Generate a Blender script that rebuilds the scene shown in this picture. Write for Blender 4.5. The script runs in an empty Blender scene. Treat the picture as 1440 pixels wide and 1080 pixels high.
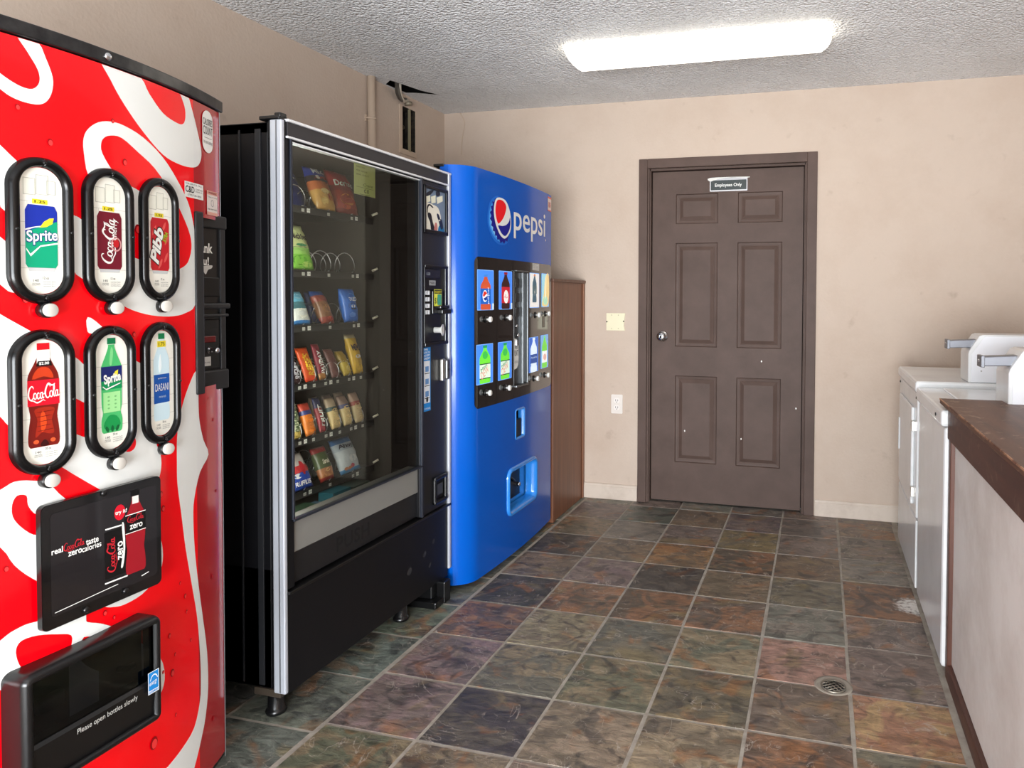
import bpy, bmesh, math, random
from mathutils import Vector, Matrix
random.seed(7)
SC = bpy.context.scene
COL = SC.collection

# ------------------------------------------------------------------ camera
W_, H_ = 1440, 1080
F_, CX, CY = 1013.13, 880.0, 444.13
RIGHT = Vector((0.96555169, 0.26015839, 0.00524811)); DOWN = Vector((0.01200078, -0.02437439, -0.99963087)); FWD = Vector((-0.25993444, 0.96525826, -0.02665684))
CAM = Vector((0.0, 0.0, 1.2805))
cd = bpy.data.cameras.new('camera'); cam = bpy.data.objects.new('camera', cd); COL.objects.link(cam)
cd.sensor_fit = 'HORIZONTAL'; cd.sensor_width = 36.0; cd.lens = F_ / W_ * 36.0
cd.shift_x = (720 - CX) / W_; cd.shift_y = (CY - 540) / W_
cd.clip_start = 0.02
m3 = Matrix((RIGHT, -DOWN, -FWD)).transposed()
cam.matrix_world = Matrix.Translation(CAM) @ m3.to_4x4()
SC.camera = cam
SC.view_settings.view_transform = 'Standard'; SC.view_settings.look = 'None'
SC.view_settings.gamma = 1.0; SC.view_settings.use_curve_mapping = False
SC.view_settings.exposure = 0.0

# ------------------------------------------------------------------ light
wd = bpy.data.worlds.new('sky'); SC.world = wd; wd.use_nodes = True
wd.node_tree.nodes['Background'].inputs[0].default_value = (0.80, 0.90, 1.0, 1)
wd.node_tree.nodes['Background'].inputs[1].default_value = 1.2
def area(name, loc, aim, sx, sy, power, col):
    ld = bpy.data.lights.new(name, 'AREA'); ld.shape = 'RECTANGLE'; ld.size = sx; ld.size_y = sy
    ld.energy = power; ld.color = col
    o = bpy.data.objects.new(name, ld); COL.objects.link(o); o.location = loc
    o.rotation_euler = (Vector(aim) - Vector(loc)).to_track_quat('-Z', 'Z').to_euler()
    return o
DAY = area('daylight', (0.1, -2.6, 0.85), (0.1, 3.0, 0.6), 2.7, 1.4, 400, (0.92, 0.96, 1.0))
PAVE = area('sunlit_pavement_glow', (0.0, -2.7, 0.12), (0.0, 1.6, 2.4), 3.0, 1.4, 140, (1.0, 0.97, 0.93))

XL, XR, YB, YF, ZC = -2.43, 1.42, 4.35, -1.7, 2.49

# ------------------------------------------------------------------ materials
def lin(c):
    return tuple(((v/255)/12.92 if v/255 <= .04045 else ((v/255+.055)/1.055)**2.4) for v in c)
_m = {}
def M(name, rgb=(128,128,128), rough=.5, metal=0.0, spec=.5, coat=0.0, emit=0.0, bump=None, var=None, trans=None):
    """bump=(scale,strength,distance)  var=(scale, rgb2, low, high)"""
    if name in _m: return _m[name]
    m = bpy.data.materials.new(name); m.use_nodes = True; nt = m.node_tree; N = nt.nodes; L = nt.links
    b = N['Principled BSDF']
    c = lin(rgb) + (1,)
    b.inputs['Base Color'].default_value = c
    b.inputs['Roughness'].default_value = rough; b.inputs['Metallic'].default_value = metal
    b.inputs['Specular IOR Level'].default_value = spec
    b.inputs['Coat Weight'].default_value = coat; b.inputs['Coat Roughness'].default_value = .04
    if emit:
        b.inputs['Emission Color'].default_value = c; b.inputs['Emission Strength'].default_value = emit
    tc = N.new('ShaderNodeTexCoord')
    if var:
        n = N.new('ShaderNodeTexNoise'); n.inputs['Scale'].default_value = var[0]; n.inputs['Detail'].default_value = 8
        n.inputs['Roughness'].default_value = .65
        L.new(tc.outputs['Object'], n.inputs['Vector'])
        r = N.new('ShaderNodeMapRange'); r.inputs['From Min'].default_value = var[2]; r.inputs['From Max'].default_value = var[3]
        L.new(n.outputs['Fac'], r.inputs['Value'])
        x = N.new('ShaderNodeMix'); x.data_type = 'RGBA'
        L.new(r.outputs['Result'], x.inputs['Factor']); x.inputs['A'].default_value = c; x.inputs['B'].default_value = lin(var[1]) + (1,)
        L.new(x.outputs['Result'], b.inputs['Base Color'])
    if bump:
        n = N.new('ShaderNodeTexNoise'); n.inputs['Scale'].default_value = bump[0]; n.inputs['Detail'].default_value = 4
        L.new(tc.outputs['Object'], n.inputs['Vector'])
        bp_ = N.new('ShaderNodeBump'); bp_.inputs['Strength'].default_value = bump[1]; bp_.inputs['Distance'].default_value = bump[2]
        L.new(n.outputs['Fac'], bp_.inputs['Height']); L.new(bp_.outputs['Normal'], b.inputs['Normal'])
    _m[name] = m
    return m
def P(r, g, b_, emit=0.0, rough=.35):
    return M('print_%d_%d_%d_%d' % (r, g, b_, int(emit*100)), (r, g, b_), rough, 0, .4, 0, emit)
def nodes_of(m): return m.node_tree.nodes, m.node_tree.links, m.node_tree.nodes['Principled BSDF']

def wall_mat():
    m = M('wall_paint', (196, 176, 162), .75, 0, .3); N, L, b = nodes_of(m)
    tc = N.new('ShaderNodeTexCoord')
    n1 = N.new('ShaderNodeTexNoise'); n1.inputs['Scale'].default_value = 75; n1.inputs['Detail'].default_value = 5
    n2 = N.new('ShaderNodeTexNoise'); n2.inputs['Scale'].default_value = 2.2; n2.inputs['Detail'].default_value = 10; n2.inputs['Roughness'].default_value = .7
    n3 = N.new('ShaderNodeTexNoise'); n3.inputs['Scale'].default_value = 9; n3.inputs['Detail'].default_value = 8
    for n in (n1, n2, n3): L.new(tc.outputs['Object'], n.inputs['Vector'])
    r = N.new('ShaderNodeMapRange'); r.inputs['From Min'].default_value = .42; r.inputs['From Max'].default_value = .72
    L.new(n2.outputs['Fac'], r.inputs['Value'])
    x = N.new('ShaderNodeMix'); x.data_type = 'RGBA'; x.inputs['A'].default_value = lin((197,180,165)) + (1,); x.inputs['B'].default_value = lin((189,170,154)) + (1,)
    L.new(r.outputs['Result'], x.inputs['Factor'])
    r3 = N.new('ShaderNodeMapRange'); r3.inputs['From Min'].default_value = .66; r3.inputs['From Max'].default_value = .78; r3.inputs['To Max'].default_value = .3
    L.new(n3.outputs['Fac'], r3.inputs['Value'])
    y = N.new('ShaderNodeMix'); y.data_type = 'RGBA'; y.inputs['B'].default_value = lin((135,115,100)) + (1,)
    L.new(x.outputs['Result'], y.inputs['A']); L.new(r3.outputs['Result'], y.inputs['Factor'])
    L.new(y.outputs['Result'], b.inputs['Base Color'])
    bp_ = N.new('ShaderNodeBump'); bp_.inputs['Strength'].default_value = .5; bp_.inputs['Distance'].default_value = .003
    L.new(n1.outputs['Fac'], bp_.inputs['Height']); L.new(bp_.outputs['Normal'], b.inputs['Normal'])
    return m
def ceiling_mat():
    m = M('popcorn_ceiling', (242, 243, 244), .8, 0, .4); N, L, b = nodes_of(m)
    tc = N.new('ShaderNodeTexCoord')
    v = N.new('ShaderNodeTexVoronoi'); v.inputs['Scale'].default_value = 78; L.new(tc.outputs['Object'], v.inputs['Vector'])
    n = N.new('ShaderNodeTexNoise'); n.inputs['Scale'].default_value = 55; n.inputs['Detail'].default_value = 6; L.new(tc.outputs['Object'], n.inputs['Vector'])
    mx = N.new('ShaderNodeMath'); mx.operation = 'SUBTRACT'; L.new(n.outputs['Fac'], mx.inputs[0]); L.new(v.outputs['Distance'], mx.inputs[1])
    bp_ = N.new('ShaderNodeBump'); bp_.inputs['Strength'].default_value = 1.0; bp_.inputs['Distance'].default_value = .011
    L.new(mx.outputs[0], bp_.inputs['Height']); L.new(bp_.outputs['Normal'], b.inputs['Normal'])
    n2 = N.new('ShaderNodeTexNoise'); n2.inputs['Scale'].default_value = 3; n2.inputs['Detail'].default_value = 8; L.new(tc.outputs['Object'], n2.inputs['Vector'])
    r = N.new('ShaderNodeMapRange'); r.inputs['From Min'].default_value = .35; r.inputs['From Max'].default_value = .7; L.new(n2.outputs['Fac'], r.inputs['Value'])
    x = N.new('ShaderNodeMix'); x.data_type = 'RGBA'; x.inputs['A'].default_value = lin((242,243,244)) + (1,); x.inputs['B'].default_value = lin((228,228,228)) + (1,)
    L.new(r.outputs['Result'], x.inputs['Factor']); L.new(x.outputs['Result'], b.inputs['Base Color'])
    return m
def slate_mat():
    m = M('slate_tile', (100, 90, 80), .42, 0, .5); N, L, b = nodes_of(m)
    tc = N.new('ShaderNodeTexCoord')
    aA = N.new('ShaderNodeAttribute'); aA.attribute_name = 'ca'
    aB = N.new('ShaderNodeAttribute'); aB.attribute_name = 'cb'
    aS = N.new('ShaderNodeAttribute'); aS.attribute_name = 'seed'
    sc = N.new('ShaderNodeVectorMath'); sc.operation = 'SCALE'; sc.inputs['Scale'].default_value = 20; L.new(aS.outputs['Color'], sc.inputs[0])
    ad = N.new('ShaderNodeVectorMath'); ad.operation = 'ADD'; L.new(tc.outputs['Object'], ad.inputs[0]); L.new(sc.outputs['Vector'], ad.inputs[1])
    # blotches of the second colour
    n1 = N.new('ShaderNodeTexNoise'); n1.inputs['Scale'].default_value = 6.5; n1.inputs['Detail'].default_value = 9; n1.inputs['Distortion'].default_value = 1.2; n1.inputs['Roughness'].default_value = .6
    L.new(ad.outputs['Vector'], n1.inputs['Vector'])
    r1 = N.new('ShaderNodeMapRange'); r1.inputs['From Min'].default_value = .46; r1.inputs['From Max'].default_value = .56; L.new(n1.outputs['Fac'], r1.inputs['Value'])
    x1 = N.new('ShaderNodeMix'); x1.data_type = 'RGBA'; L.new(r1.outputs['Result'], x1.inputs['Factor']); L.new(aA.outputs['Color'], x1.inputs['A']); L.new(aB.outputs['Color'], x1.inputs['B'])
    for sc_, lo_, hi_, colr, fac in ((5.3, .57, .66, (148,98,58), .55), (8.0, .56, .64, (54,52,54), .6), (3.7, .60, .68, (138,122,84), .5)):
        nn = N.new('ShaderNodeTexNoise'); nn.inputs['Scale'].default_value = sc_; nn.inputs['Detail'].default_value = 9; nn.inputs['Distortion'].default_value = 1.5
        of = N.new('ShaderNodeVectorMath'); of.operation = 'ADD'; of.inputs[1].default_value = (sc_*3, 7, sc_); L.new(ad.outputs['Vector'], of.inputs[0]); L.new(of.outputs['Vector'], nn.inputs['Vector'])
        rm = N.new('ShaderNodeMapRange'); rm.inputs['From Min'].default_value = lo_; rm.inputs['From Max'].default_value = hi_; rm.inputs['To Max'].default_value = fac; L.new(nn.outputs['Fac'], rm.inputs['Value'])
        xx = N.new('ShaderNodeMix'); xx.data_type = 'RGBA'; L.new(rm.outputs['Result'], xx.inputs['Factor']); L.new(x1.outputs['Result'], xx.inputs['A']); xx.inputs['B'].default_value = lin(colr) + (1,)
        x1 = xx
    # streaks
    mp = N.new('ShaderNodeMapping'); mp.inputs['Scale'].default_value = (10, 24, 10); mp.inputs['Rotation'].default_value = (0, 0, .35); L.new(ad.outputs['Vector'], mp.inputs['Vector'])
    n2 = N.new('ShaderNodeTexNoise'); n2.inputs['Scale'].default_value = 1.4; n2.inputs['Detail'].default_value = 12; n2.inputs['Roughness'].default_value = .72; n2.inputs['Distortion'].default_value = .8
    L.new(mp.outputs['Vector'], n2.inputs['Vector'])
    r2 = N.new('ShaderNodeMapRange'); r2.inputs['From Min'].default_value = .3; r2.inputs['From Max'].default_value = .7; r2.inputs['To Min'].default_value = .30; r2.inputs['To Max'].default_value = 1.55
    L.new(n2.outputs['Fac'], r2.inputs['Value'])
    mu = N.new('ShaderNodeVectorMath'); mu.operation = 'SCALE'; L.new(x1.outputs['Result'], mu.inputs[0]); L.new(r2.outputs['Result'], mu.inputs['Scale'])
    # pale cleft edges: contour lines of a large distorted noise
    n3 = N.new('ShaderNodeTexNoise'); n3.inputs['Scale'].default_value = 4.2; n3.inputs['Detail'].default_value = 5; n3.inputs['Distortion'].default_value = 1.6
    L.new(ad.outputs['Vector'], n3.inputs['Vector'])
    ml = N.new('ShaderNodeMath'); ml.operation = 'MULTIPLY'; ml.inputs[1].default_value = 9; L.new(n3.outputs['Fac'], ml.inputs[0])
    fr = N.new('ShaderNodeMath'); fr.operation = 'FRACT'; L.new(ml.outputs[0], fr.inputs[0])
    r3 = N.new('ShaderNodeMapRange'); r3.inputs['From Min'].default_value = .90; r3.inputs['From Max'].default_value = 1.0; L.new(fr.outputs[0], r3.inputs['Value'])
    n4 = N.new('ShaderNodeTexNoise'); n4.inputs['Scale'].default_value = 9; n4.inputs['Detail'].default_value = 4; L.new(ad.outputs['Vector'], n4.inputs['Vector'])
    r4 = N.new('ShaderNodeMapRange'); r4.inputs['From Min'].default_value = .46; r4.inputs['From Max'].default_value = .58; L.new(n4.outputs['Fac'], r4.inputs['Value'])
    m4 = N.new('ShaderNodeMath'); m4.operation = 'MULTIPLY'; L.new(r3.outputs['Result'], m4.inputs[0]); L.new(r4.outputs['Result'], m4.inputs[1])
    m5 = N.new('ShaderNodeMath'); m5.operation = 'MULTIPLY'; m5.inputs[1].default_value = .9; L.new(m4.outputs[0], m5.inputs[0])
    x2 = N.new('ShaderNodeMix'); x2.data_type = 'RGBA'; L.new(m5.outputs[0], x2.inputs['Factor']); L.new(mu.outputs['Vector'], x2.inputs['A']); x2.inputs['B'].default_value = lin((178,168,156)) + (1,)
    # dried salt next to the washer
    ge = N.new('ShaderNodeVectorMath'); ge.operation = 'DISTANCE'; ge.inputs[1].default_value = (.40, 3.17, 0); L.new(tc.outputs['Object'], ge.inputs[0])
    rs = N.new('ShaderNodeMapRange'); rs.inputs['From Min'].default_value = .15; rs.inputs['From Max'].default_value = .02; L.new(ge.outputs['Value'], rs.inputs['Value'])
    n6 = N.new('ShaderNodeTexNoise'); n6.inputs['Scale'].default_value = 55; n6.inputs['Detail'].default_value = 6; L.new(tc.outputs['Object'], n6.inputs['Vector'])
    ms = N.new('ShaderNodeMath'); ms.operation = 'MULTIPLY'; L.new(rs.outputs['Result'], ms.inputs[0]); L.new(n6.outputs['Fac'], ms.inputs[1])
    rt = N.new('ShaderNodeMapRange'); rt.inputs['From Min'].default_value = .22; rt.inputs['From Max'].default_value = .40; L.new(ms.outputs[0], rt.inputs['Value'])
    x3 = N.new('ShaderNodeMix'); x3.data_type = 'RGBA'; L.new(rt.outputs['Result'], x3.inputs['Factor']); L.new(x2.outputs['Result'], x3.inputs['A']); x3.inputs['B'].default_value = lin((222,218,212)) + (1,)
    L.new(x3.outputs['Result'], b.inputs['Base Color'])
    # roughness and relief
    r5 = N.new('ShaderNodeMapRange'); r5.inputs['From Min'].default_value = .3; r5.inputs['From Max'].default_value = .7; r5.inputs['To Min'].default_value = .30; r5.inputs['To Max'].default_value = .55
    L.new(n2.outputs['Fac'], r5.inputs['Value']); L.new(r5.outputs['Result'], b.inputs['Roughness'])
    b1 = N.new('ShaderNodeBump'); b1.inputs['Strength'].default_value = .8; b1.inputs['Distance'].default_value = .006; L.new(n2.outputs['Fac'], b1.inputs['Height'])
    fl = N.new('ShaderNodeMath'); fl.operation = 'FLOOR'; L.new(ml.outputs[0], fl.inputs[0])
    b2 = N.new('ShaderNodeBump'); b2.inputs['Strength'].default_value = .6; b2.inputs['Distance'].default_value = .004; L.new(fl.outputs[0], b2.inputs['Height']); L.new(b1.outputs['Normal'], b2.inputs['Normal'])
    L.new(b2.outputs['Normal'], b.inputs['Normal'])
    return m
def wood_mat(name, c1, c2, rough, vert=True, coat=0.0, scuff=0.0):
    m = M(name, c1, rough, 0, .5, coat); N, L, b = nodes_of(m)
    tc = N.new('ShaderNodeTexCoord'); mp = N.new('ShaderNodeMapping')
    mp.inputs['Scale'].default_value = (18, 18, 1.2) if vert else (12, 1.0, 12)
    L.new(tc.outputs['Object'], mp.inputs['Vector'])
    n = N.new('ShaderNodeTexNoise'); n.inputs['Scale'].default_value = 1.5; n.inputs['Detail'].default_value = 9; n.inputs['Distortion'].default_value = .7; n.inputs['Roughness'].default_value = .65
    L.new(mp.outputs['Vector'], n.inputs['Vector'])
    r = N.new('ShaderNodeMapRange'); r.inputs['From Min'].default_value = .32; r.inputs['From Max'].default_value = .68; L.new(n.outputs['Fac'], r.inputs['Value'])
    x = N.new('ShaderNodeMix'); x.data_type = 'RGBA'; x.inputs['A'].default_value = lin(c1) + (1,); x.inputs['B'].default_value = lin(c2) + (1,)
    L.new(r.outputs['Result'], x.inputs['Factor'])
    out = x.outputs['Result']
    if scuff:
        n2 = N.new('ShaderNodeTexNoise'); n2.inputs['Scale'].default_value = 7; n2.inputs['Detail'].default_value = 10; n2.inputs['Distortion'].default_value = 2.5; n2.inputs['Roughness'].default_value = .7
        L.new(tc.outputs['Object'], n2.inputs['Vector'])
        r2 = N.new('ShaderNodeMapRange'); r2.inputs['From Min'].default_value = .56; r2.inputs['From Max'].default_value = .70; r2.inputs['To Max'].default_value = scuff; L.new(n2.outputs['Fac'], r2.inputs['Value'])
        y = N.new('ShaderNodeMix'); y.data_type = 'RGBA'; L.new(out, y.inputs['A']); y.inputs['B'].default_value = lin((176,150,128)) + (1,); L.new(r2.outputs['Result'], y.inputs['Factor'])
        out = y.outputs['Result']
    L.new(out, b.inputs['Base Color'])
    return m
def glass_mat(name, tint, refl=.08, rough=.03):
    if name in _m: return _m[name]
    m = bpy.data.materials.new(name); m.use_nodes = True; nt = m.node_tree; N = nt.nodes; L = nt.links
    N.remove(N['Principled BSDF'])
    t = N.new('ShaderNodeBsdfTransparent'); t.inputs['Color'].default_value = tint + (1,)
    g = N.new('ShaderNodeBsdfGlossy'); g.inputs['Roughness'].default_value = rough; g.inputs['Color'].default_value = (.9, 1, .95, 1)
    lw = N.new('ShaderNodeFresnel'); lw.inputs['IOR'].default_value = 1.5
    mx = N.new('ShaderNodeMixShader'); L.new(lw.outputs['Fac'], mx.inputs['Fac']); L.new(t.outputs[0], mx.inputs[1]); L.new(g.outputs[0], mx.inputs[2])
    L.new(mx.outputs[0], N['Material Output'].inputs['Surface'])
    _m[name] = m; return m

WALL = wall_mat(); CEIL = ceiling_mat(); SLATE = slate_mat()
GROUT = M('grout', (168, 161, 150), .9, 0, .2, bump=(60, .5, .002), var=(14, (140, 132, 122), .4, .7))
BLACK = M('black_powder_coat', (12, 12, 15), .45, 0, .3, bump=(350, .15, .0006))
BLACKP = M('black_plastic', (14, 14, 15), .28, 0, .5)
BLACKG = M('black_gloss', (7, 7, 8), .24, 0, .3)
DGREY = M('dark_grey_panel', (46, 44, 46), .5, 0, .4, bump=(300, .1, .0005))
ALU = M('brushed_aluminium', (186, 190, 198), .42, .35, .5, bump=(90, .05, .0005))
STEEL = M('stainless_steel', (190, 188, 182), .38, 1.0, .5)
CHROME = M('chrome', (205, 207, 210), .14, 1.0, .5)
WIRE = M('coil_wire', (215, 215, 218), .28, 1.0, .5)
WHITEA = M('white_enamel', (226, 229, 230), .25, 0, .5, coat=.3, var=(3, (214, 216, 216), .4, .7))
WHITEP = M('white_plate', (228, 229, 226), .4, 0, .4)
BROWN = M('brown_door_paint', (90, 73, 66), .55, 0, .25, bump=(26, .25, .0015), var=(5, (80, 64, 57), .35, .65))
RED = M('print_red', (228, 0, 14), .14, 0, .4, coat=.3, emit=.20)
BLUE = M('machine_blue', (0, 84, 184), .16, 0, .28)
BLUEL = M('machine_blue_light', (40, 130, 215), .18, 0, .5, coat=.6)
RUBBER = M('black_rubber', (20, 20, 20), .6)
GLASS = glass_mat('case_glass', (.97, 1.0, .98))
CABIN = M('case_interior', (58, 54, 52), .6, 0, .3)
PANELW = M('white_wall_panel', (226, 223, 218), .6, 0, .4, var=(3.5, (198, 190, 182), .40, .75), bump=(9, .25, .004))
WOODP = wood_mat('stained_plywood', (126, 80, 54), (102, 62, 40), .42)
WOODT = wood_mat('dark_trim_wood', (96, 58, 44), (70, 42, 33), .4, True)
WOODTH = wood_mat('dark_trim_wood_long', (90, 55, 43), (64, 39, 32), .45, False, scuff=.25)
TOPW = wood_mat('worn_countertop', (104, 68, 46), (76, 48, 34), .48, False, 0, scuff=.8)

# ------------------------------------------------------------------ geometry helpers
def ray(px, py): return (RIGHT*((px-CX)/F_) + DOWN*((py-CY)/F_) + FWD)
def onx(px, py, X):
    d = ray(px, py); return CAM + d*((X-CAM.x)/d.x)
def ony(px, py, Y):
    d = ray(px, py); return CAM + d*((Y-CAM.y)/d.y)
def on(px, py, f):
    X = -1.45
    for _ in range(40):
        p = onx(px, py, X); X = .5*X + .5*f(p.y)
    return p.y, p.z
def coke_x(y): return -1.45 - 0.1*((y-1.12)/.475)**2
def pep_x(y):
    x = -1.446 + .022*(1-((y-3.3)/.47)**2)
    if y < 2.87:
        t = min(1.0, (2.87-y)/.10); x -= .10*(1-math.sqrt(max(0, 1-t*t)))
    return x
SX = -1.52
def surf(f): return lambda u, v, h=0.0: Vector((f(u)+h, u, v))
COKE = surf(coke_x); PEP = surf(pep_x)
def flatx(X): return lambda u, v, h=0.0: Vector((X+h, u, v))
def facey(Y): return lambda u, v, h=0.0: Vector((u, Y-h, v))

def smooth(pts, n=6, closed=True):
    out = []; k = len(pts); rng = range(k) if closed else range(k-1)
    for i in rng:
        g = (lambda j: pts[j % k]) if closed else (lambda j: pts[max(0, min(k-1, j))])
        p0, p1, p2, p3 = g(i-1), g(i), g(i+1), g(i+2)
        for s in range(n):
            t = s/n
            out.append(tuple(.5*((2*b)+(c-a)*t+(2*a-5*b+4*c-d)*t*t+(-a+3*b-3*c+d)*t**3) for a, b, c, d in zip(p0, p1, p2, p3)))
    if not closed: out.append(tuple(pts[-1]))
    return out
def rr(u0, v0, u1, v1, r, n=8):
    r = min(r, (u1-u0)/2, (v1-v0)/2); pts = []
    for cx, cy, a0 in ((u1-r, v0+r, -90), (u1-r, v1-r, 0), (u0+r, v1-r, 90), (u0+r, v0+r, 180)):
        for i in range(n+1):
            a = math.radians(a0+90*i/n); pts.append((cx+r*math.cos(a), cy+r*math.sin(a)))
    return pts
def rect(u0, v0, u1, v1): return [(u0, v0), (u1, v0), (u1, v1), (u0, v1)]
def ell(cu, cv, ru, rv, n=28, rot=0.0):
    c, s = math.cos(rot), math.sin(rot)
    return [(cu+c*ru*math.cos(a)-s*rv*math.sin(a), cv+s*ru*math.cos(a)+c*rv*math.sin(a)) for a in [2*math.pi*i/n for i in range(n)]]

def curve_mesh(splines=None, text=None, bold=0.0, shear=0.0, space=1.0):
    if text is not None:
        c = bpy.data.curves.new('t', 'FONT'); c.body = text; c.offset = bold; c.shear = shear; c.resolution_u = 4; c.space_character = space
        c.fill_mode = 'BOTH'
    else:
        c = bpy.data.curves.new('t', 'CURVE'); c.dimensions = '2D'; c.fill_mode = 'BOTH'
        for s in splines:
            sp = c.splines.new('POLY'); sp.points.add(len(s)-1); sp.use_cyclic_u = True
            for i, p in enumerate(s): sp.points[i].co = (p[0], p[1], 0, 1)
    o = bpy.data.objects.new('t', c); COL.objects.link(o)
    dg = bpy.context.evaluated_depsgraph_get()
    me = bpy.data.meshes.new_from_object(o.evaluated_get(dg))
    vs = [tuple(v.co) for v in me.vertices]; fs = [tuple(p.vertices) for p in me.polygons]
    bpy.data.objects.remove(o); bpy.data.curves.remove(c); bpy.data.meshes.remove(me)
    return vs, fs

class MB:
    def __init__(s): s.v = []; s.f = []; s.m = []; s.mats = []; s.sm = []
    def mi(s, mat):
        if mat not in s.mats: s.mats.append(mat)
        return s.mats.index(mat)
    def add(s, vs, fs, mat, smooth_=False):
        o = len(s.v); s.v += [tuple(x) for x in vs]; k = s.mi(mat)
        for f in fs: s.f.append(tuple(i+o for i in f)); s.m.append(k); s.sm.append(smooth_)
        return s
    def box(s, x0, y0, z0, x1, y1, z1, mat):
        if x0 > x1: x0, x1 = x1, x0
        if y0 > y1: y0, y1 = y1, y0
        if z0 > z1: z0, z1 = z1, z0
        vs = [(x, y, z) for z in (z0, z1) for y in (y0, y1) for x in (x0, x1)]
        return s.add(vs, [(0,2,3,1), (4,5,7,6), (0,1,5,4), (2,6,7,3), (0,4,6,2), (1,3,7,5)], mat)
    def prism(s, poly, axis, a, b, mat):
        """poly in the two other axes, extruded along axis"""
        def mk(p, t):
            return {'x': (t, p[0], p[1]), 'y': (p[0], t, p[1]), 'z': (p[0], p[1], t)}[axis]
        n = len(poly); vs = [mk(p, a) for p in poly]+[mk(p, b) for p in poly]
        ar = sum(poly[i][0]*poly[(i+1) % n][1]-poly[(i+1) % n][0]*poly[i][1] for i in range(n))
        flip = (ar > 0) ^ (b > a) ^ (axis == 'y')
        fs = [tuple(range(n))[::-1], tuple(range(n, 2*n))]+[(i, (i+1) % n, n+(i+1) % n, n+i) for i in range(n)]
        if flip: fs = [f[::-1] for f in fs]
        return s.add(vs, fs, mat)
    def tube(s, pts, r, mat, seg=8, caps=True):
        pts = [Vector(p) for p in pts]; n = len(pts); vs = []; fs = []
        up = None
        for i, p in enumerate(pts):
            t = (pts[min(i+1, n-1)]-pts[max(i-1, 0)]).normalized()
            if up is None:
                up = Vector((0, 0, 1)) if abs(t.z) < .9 else Vector((1, 0, 0))
            a = (up-t*up.dot(t)).normalized(); b = t.cross(a); up = a
            rr_ = r[i] if isinstance(r, (list, tuple)) else r
            for k in range(seg):
                an = 2*math.pi*k/seg; vs.append(p+a*rr_*math.cos(an)+b*rr_*math.sin(an))
        for i in range(n-1):
            for k in range(seg):
                fs.append((i*seg+k, i*seg+(k+1) % seg, (i+1)*seg+(k+1) % seg, (i+1)*seg+k))
        if caps: fs.append(tuple(range(seg))[::-1]); fs.append(tuple((n-1)*seg+k for k in range(seg)))
        return s.add(vs, fs, mat, True)
    def lathe(s, c, axis, prof, mat, seg=24):
        """prof = [(distance along axis, radius)...]; closed at both ends"""
        c = Vector(c); ax = Vector(axis).normalized()
        a = ax.orthogonal().normalized(); b = ax.cross(a); vs = []; fs = []
        for d, r in prof:
            for k in range(seg):
                an = 2*math.pi*k/seg; vs.append(c+ax*d+a*r*math.cos(an)+b*r*math.sin(an))
        n = len(prof)
        for i in range(n-1):
            for k in range(seg): fs.append((i*seg+k, i*seg+(k+1) % seg, (i+1)*seg+(k+1) % seg, (i+1)*seg+k))
        fs.append(tuple(range(seg))[::-1]); fs.append(tuple((n-1)*seg+k for k in range(seg)))
        return s.add(vs, fs, mat, True)
    def ring(s, path, prof, sf, mat, cap_back=False):
        """sweep prof [(inset, height)...] round a closed counter-clockwise path on the surface sf"""
        n = len(path); vs = []; fs = []; k = len(prof)
        for i in range(n):
            a = Vector(path[i-1]); b = Vector(path[(i+1) % n]); t = (b-a).normalized(); nr = Vector((-t.y, t.x))
            for d, h in prof:
                vs.append(sf(path[i][0]+nr.x*d, path[i][1]+nr.y*d, h))
        for i in range(n):
            for j in range(k-1):
                a = i*k+j; b = ((i+1) % n)*k+j
                fs.append((a, b, b+1, a+1))
        return s.add(vs, fs, mat, True)
    def plate(s, path, h0, h1, sf, mat):
        """thick plate with outline path between heights"""
        n = len(path)
        vs, fs = curve_mesh([path]); s.add([sf(v[0], v[1], h1) for v in vs], fs, mat)
        vs = [sf(p[0], p[1], h0) for p in path]+[sf(p[0], p[1], h1) for p in path]
        return s.add(vs, [(i, (i+1) % n, n+(i+1) % n, n+i) for i in range(n)], mat)
    def decal(s, splines, sf, h, mat, step=0.0, mesh=None, xf=None):
        vs, fs = mesh if mesh else curve_mesh(splines)
        if xf: vs = [xf(v[0], v[1])+(0,) for v in vs]
        if step and vs:
            bm = bmesh.new(); bv = [bm.verts.new(v) for v in vs]
            for f in fs:
                try: bm.faces.new([bv[i] for i in f])
                except ValueError: pass
            u0 = min(v[0] for v in vs); u1 = max(v[0] for v in vs); u = math.ceil(u0/step)*step
            while u < u1:
                bmesh.ops.bisect_plane(bm, geom=bm.verts[:]+bm.edges[:]+bm.faces[:], plane_co=(u, 0, 0), plane_no=(1, 0, 0)); u += step
            bm.verts.index_update(); bm.normal_update()
            vs = [tuple(v.co) for v in bm.verts]; fs = [tuple(v.index for v in f.verts) for f in bm.faces]; bm.free()
        return s.add([sf(v[0], v[1], h) for v in vs], fs, mat, bool(step) and len(vs) > 0)
    def text(s, body, box, sf, h, mat, bold=0.0, shear=0.0, rot=0.0, step=0.0, space=1.0, keep=False):
        """text fitted to the box (u0,v0,u1,v1); rot turns it about the box centre (box then gives size along the text)"""
        vs, fs = curve_mesh(text=body, bold=bold, shear=shear, space=space)
        if not vs: return s
        a0 = min(v[0] for v in vs); a1 = max(v[0] for v in vs); b0 = min(v[1] for v in vs); b1 = max(v[1] for v in vs)
        u0, v0, u1, v1 = box; cu, cv = (u0+u1)/2, (v0+v1)/2; c_, s_ = math.cos(rot), math.sin(rot)
        su = (u1-u0)/(a1-a0); sv = (v1-v0)/(b1-b0)
        if keep: su = sv = min(su, sv)
        def xf(x, y):
            x = (x-(a0+a1)/2)*su; y = (y-(b0+b1)/2)*sv
            return (cu+c_*x-s_*y, cv+s_*x+c_*y)
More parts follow.
